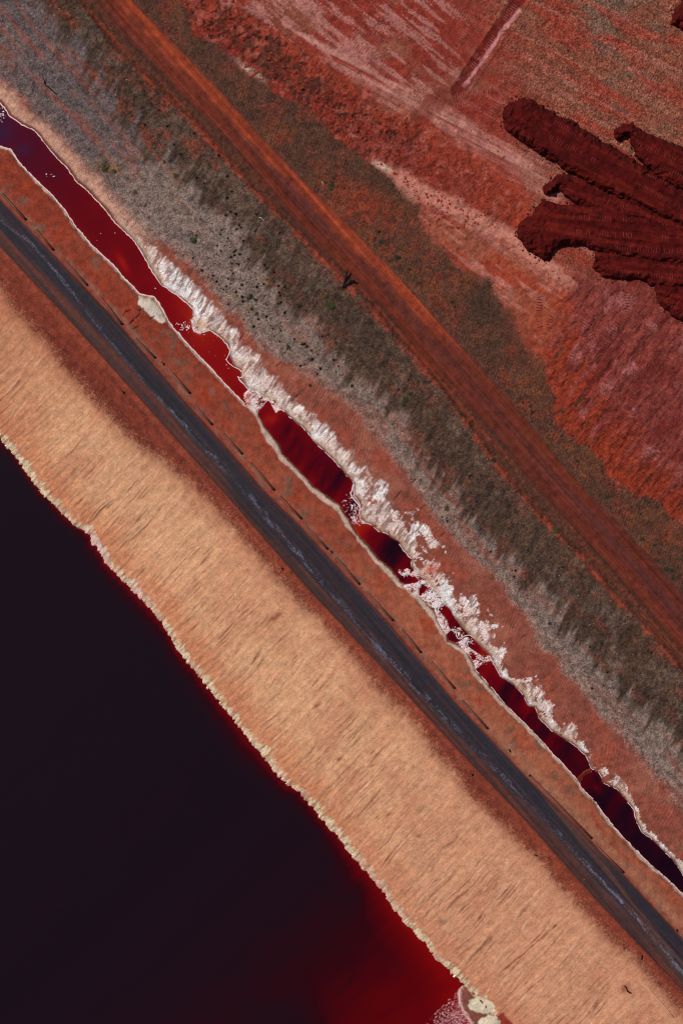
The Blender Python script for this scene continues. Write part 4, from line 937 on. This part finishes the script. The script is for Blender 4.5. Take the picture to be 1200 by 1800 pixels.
BUSH = [(339,423,.62,3,'round green bush at the upper gravel edge, greenest of the isolated ones'),
 (425,501,.34,0,'small dark bush in the gravel beside the long red streak'),
 (439,523,.5,0,'rounded dark green bush below the smaller one beside the long red streak'),
 (449,527,.34,1,'low dark bush touching the right of the rounded dark green one'),
 (507,610,.42,0,'dark green bush at the bottom corner of the tufted gravel'),
 (451,552,.32,0,'small green bush low in the tufted gravel, level with the orange weed patch'),
 (524,538,.4,1,'dark bush in the tufted gravel left of the black fork'),
 (580,536,.72,3,'large green bush just below the thick black fork'),
 (572,520,.5,2,'olive bush above the large green bush by the black fork'),
 (582,324,.45,0,'green bush on the brown flat, upper of a close pair'),
 (581,333,.42,3,'green bush on the brown flat, lower of a close pair'),
 (572,321,.3,0,'smallest green bush left of the close pair on the brown flat'),
 (669,426,.42,0,'green bush at the top edge of the earth track'),
 (699,454,.42,1,'dark bush on the far verge of the earth track, in a loose row'),
 (718,473,.35,0,'small green bush next down the row on the far verge'),
 (729,486,.38,3,'green bush at the foot of the row on the far verge'),
 (659,418,.24,1,'tiny dark tuft up the verge from the green bush at the track edge'),
 (711,702,.55,3,'bushy green plant at the gravel edge, left of the red windrow'),
 (721,692,.45,0,'leafy bush just up-right of the bushy green plant'),
 (709,712,.35,0,'low bush just under the bushy green plant'),
 (720,756,.3,2,'olive bush further down the gravel edge'),
 (866,808,.36,0,'dark green bush in scrub, left of the earth track'),
 (975,932,.6,3,'bright green bush growing in the red windrow'),
 (870,912,.45,2,'olive bush in the scrub beside pale gravel'),
 (784,893,.48,2,'olive bush alone on the grey gravel stripe'),
 (1065,873,.42,0,'green bush on the far verge below the orange fill'),
 (935,724,.34,1,'dark bush beside the far verge, upper of two'),
 (931,714,.3,0,'little green bush just above the dark verge bush'),
 (1013,810,.3,0,'tiny green bush on the brown flat by the orange toe'),
 (1128,947,.36,0,'green bush on the weedy flat right of the track'),
 (1169,1000,.42,0,'leftmost green bush of the trio by the lower track verge'),
 (1180,1003,.34,1,'rightmost bush of the trio by the lower track verge'),
 (1181,1014,.38,0,'lowest bush of the trio by the lower track verge'),
 (965,1097,.36,0,'green bush on the lower gravel near the red curl'),
 (1121,1112,.4,2,'olive bush in the dark scrub near the red windrow'),
 (950,909,.28,1,'small dark bush left of the bright windrow bush'),
 (1036,862,.3,2,'olive bush on the far verge above the green verge bush'),
 (289,285,.3,0,'little green bush in the upper scrub'),
 (308,308,.5,2,'yellowish olive bush in the upper scrub'),
 (185,293,.7,2,'broad yellow-olive low bush on the upper gravel'),
 (200,300,.4,2,'small yellow-olive bush touching the broad one'),
 (238,339,.4,2,'brownish low bush below the broad yellow-olive one'),
 (449,405,.3,0,'small green bush beside the red windrow, upper track'),
 (545,678,.3,1,'dark bush where gravel meets the harrowed red bank')]
for i_, (a, b, r, mt, lb) in enumerate(BUSH):
    h = hat(a, b); e = bpy.data.objects.new('bush', None); COL.objects.link(e); e.location = (*px(a, b, h), h)
    e['label'] = lb; e['category'] = 'bush'; e['group'] = 'scattered low bushes'
    m1, m2 = plant_mesh(i_, r*1.25, int(170+260*r), M_leaf[mt]); link('foliage', m1, e); link('stem', m2, e)
# dark tufts: a few shared shapes, one object each
def tuft_mesh(seed, mat):
    r_ = random.Random(seed); mb = MB(); V = [(0, 0, .22)]; n = 18
    for i in range(n):
        a = i*2*math.pi/n; out = i % 2 == 0; q = r_.uniform(.2, .36) if out else r_.uniform(.07, .13); V.append((q*math.cos(a), q*math.sin(a), r_.uniform(.05, .3) if out else .02))
    mb.add(V, [(0, 1+i, 1+(i+1) % n) for i in range(n)]); return mb.mesh('tuft', mat)
tp = [tuft_mesh(k, M_leaf[1 if k % 3 else 0]) for k in range(6)]
def tufts(n, box, cond, group, label, seed):
    r_ = np.random.default_rng(seed); X_ = box[0]+r_.random(n*12)*(box[2]-box[0]); Y_ = box[1]+r_.random(n*12)*(box[3]-box[1])
    f_ = fields(X_, Y_); k = cond(f_); X_, Y_ = X_[k][:n], Y_[k][:n]; Hs = hats(X_, Y_)
    for a, b, h in zip(X_, Y_, Hs):
        o = link('grass_tuft', tp[r_.integers(6)], label=label, category='grass tuft', group=group); o.location = (*px(a, b, h), h)
        s = .45+.85*r_.random()**2.2; o.scale = (s, s, s); o.rotation_euler = (0, 0, r_.random()*6.28)
tufts(175, (330, 400, 600, 660), lambda f_: (f_['gsw'] > 8) & (f_['scr'] < 10), 'dark tufts in the middle gravel', 'small dark green tuft among many on the middle stretch of grey gravel', 1)
tufts(45, (240, 130, 500, 420), lambda f_: (f_['scr'] > 0) & (f_['berm'] < 0), 'dark tufts in the upper scrub', 'small dark tuft among others in the upper brown scrub', 2)
tufts(40, (600, 640, 1190, 1330), lambda f_: (f_['gsw'] > 8) & (f_['berm'] < 0), 'dark tufts in the lower scrub', 'small dark tuft among others in the lower gravel and scrub', 3)
tufts(26, (560, 300, 1190, 1000), lambda f_: (f_['tne'] > 8) & (f_['tne'] < 42), 'dark tufts along the far verge', 'small dark tuft among others along the far verge of the earth track', 4)
x, y, h = field_pts(7000, lambda f_: (f_['scr'] > -60) & (f_['gsw'] > 5) & (f_['berm'] < 0) & (rng.random(len(f_['scr'])) < sm(-60, 10, f_['scr'])*.8+.2))
scatter('dry_weeds', (x, y, h+.03), .05+.13*rng.random(len(x))**2, solid('dark_weed', (46,36,30), .95, .4), 'dark dry weeds matted over gravel and scrub', 'weeds', .7)
x, y, h = field_pts(4200, lambda f_: (f_['tne'] > 0) & (f_['rub'] < 0), (250, 0, 1200, 1100))
scatter('dry_weeds', (x, y, h+.03), .05+.12*rng.random(len(x))**2, solid('brown_weed', (52,38,28), .95, .4), 'brown weeds scattered over the flat beyond the track', 'weeds', .6)
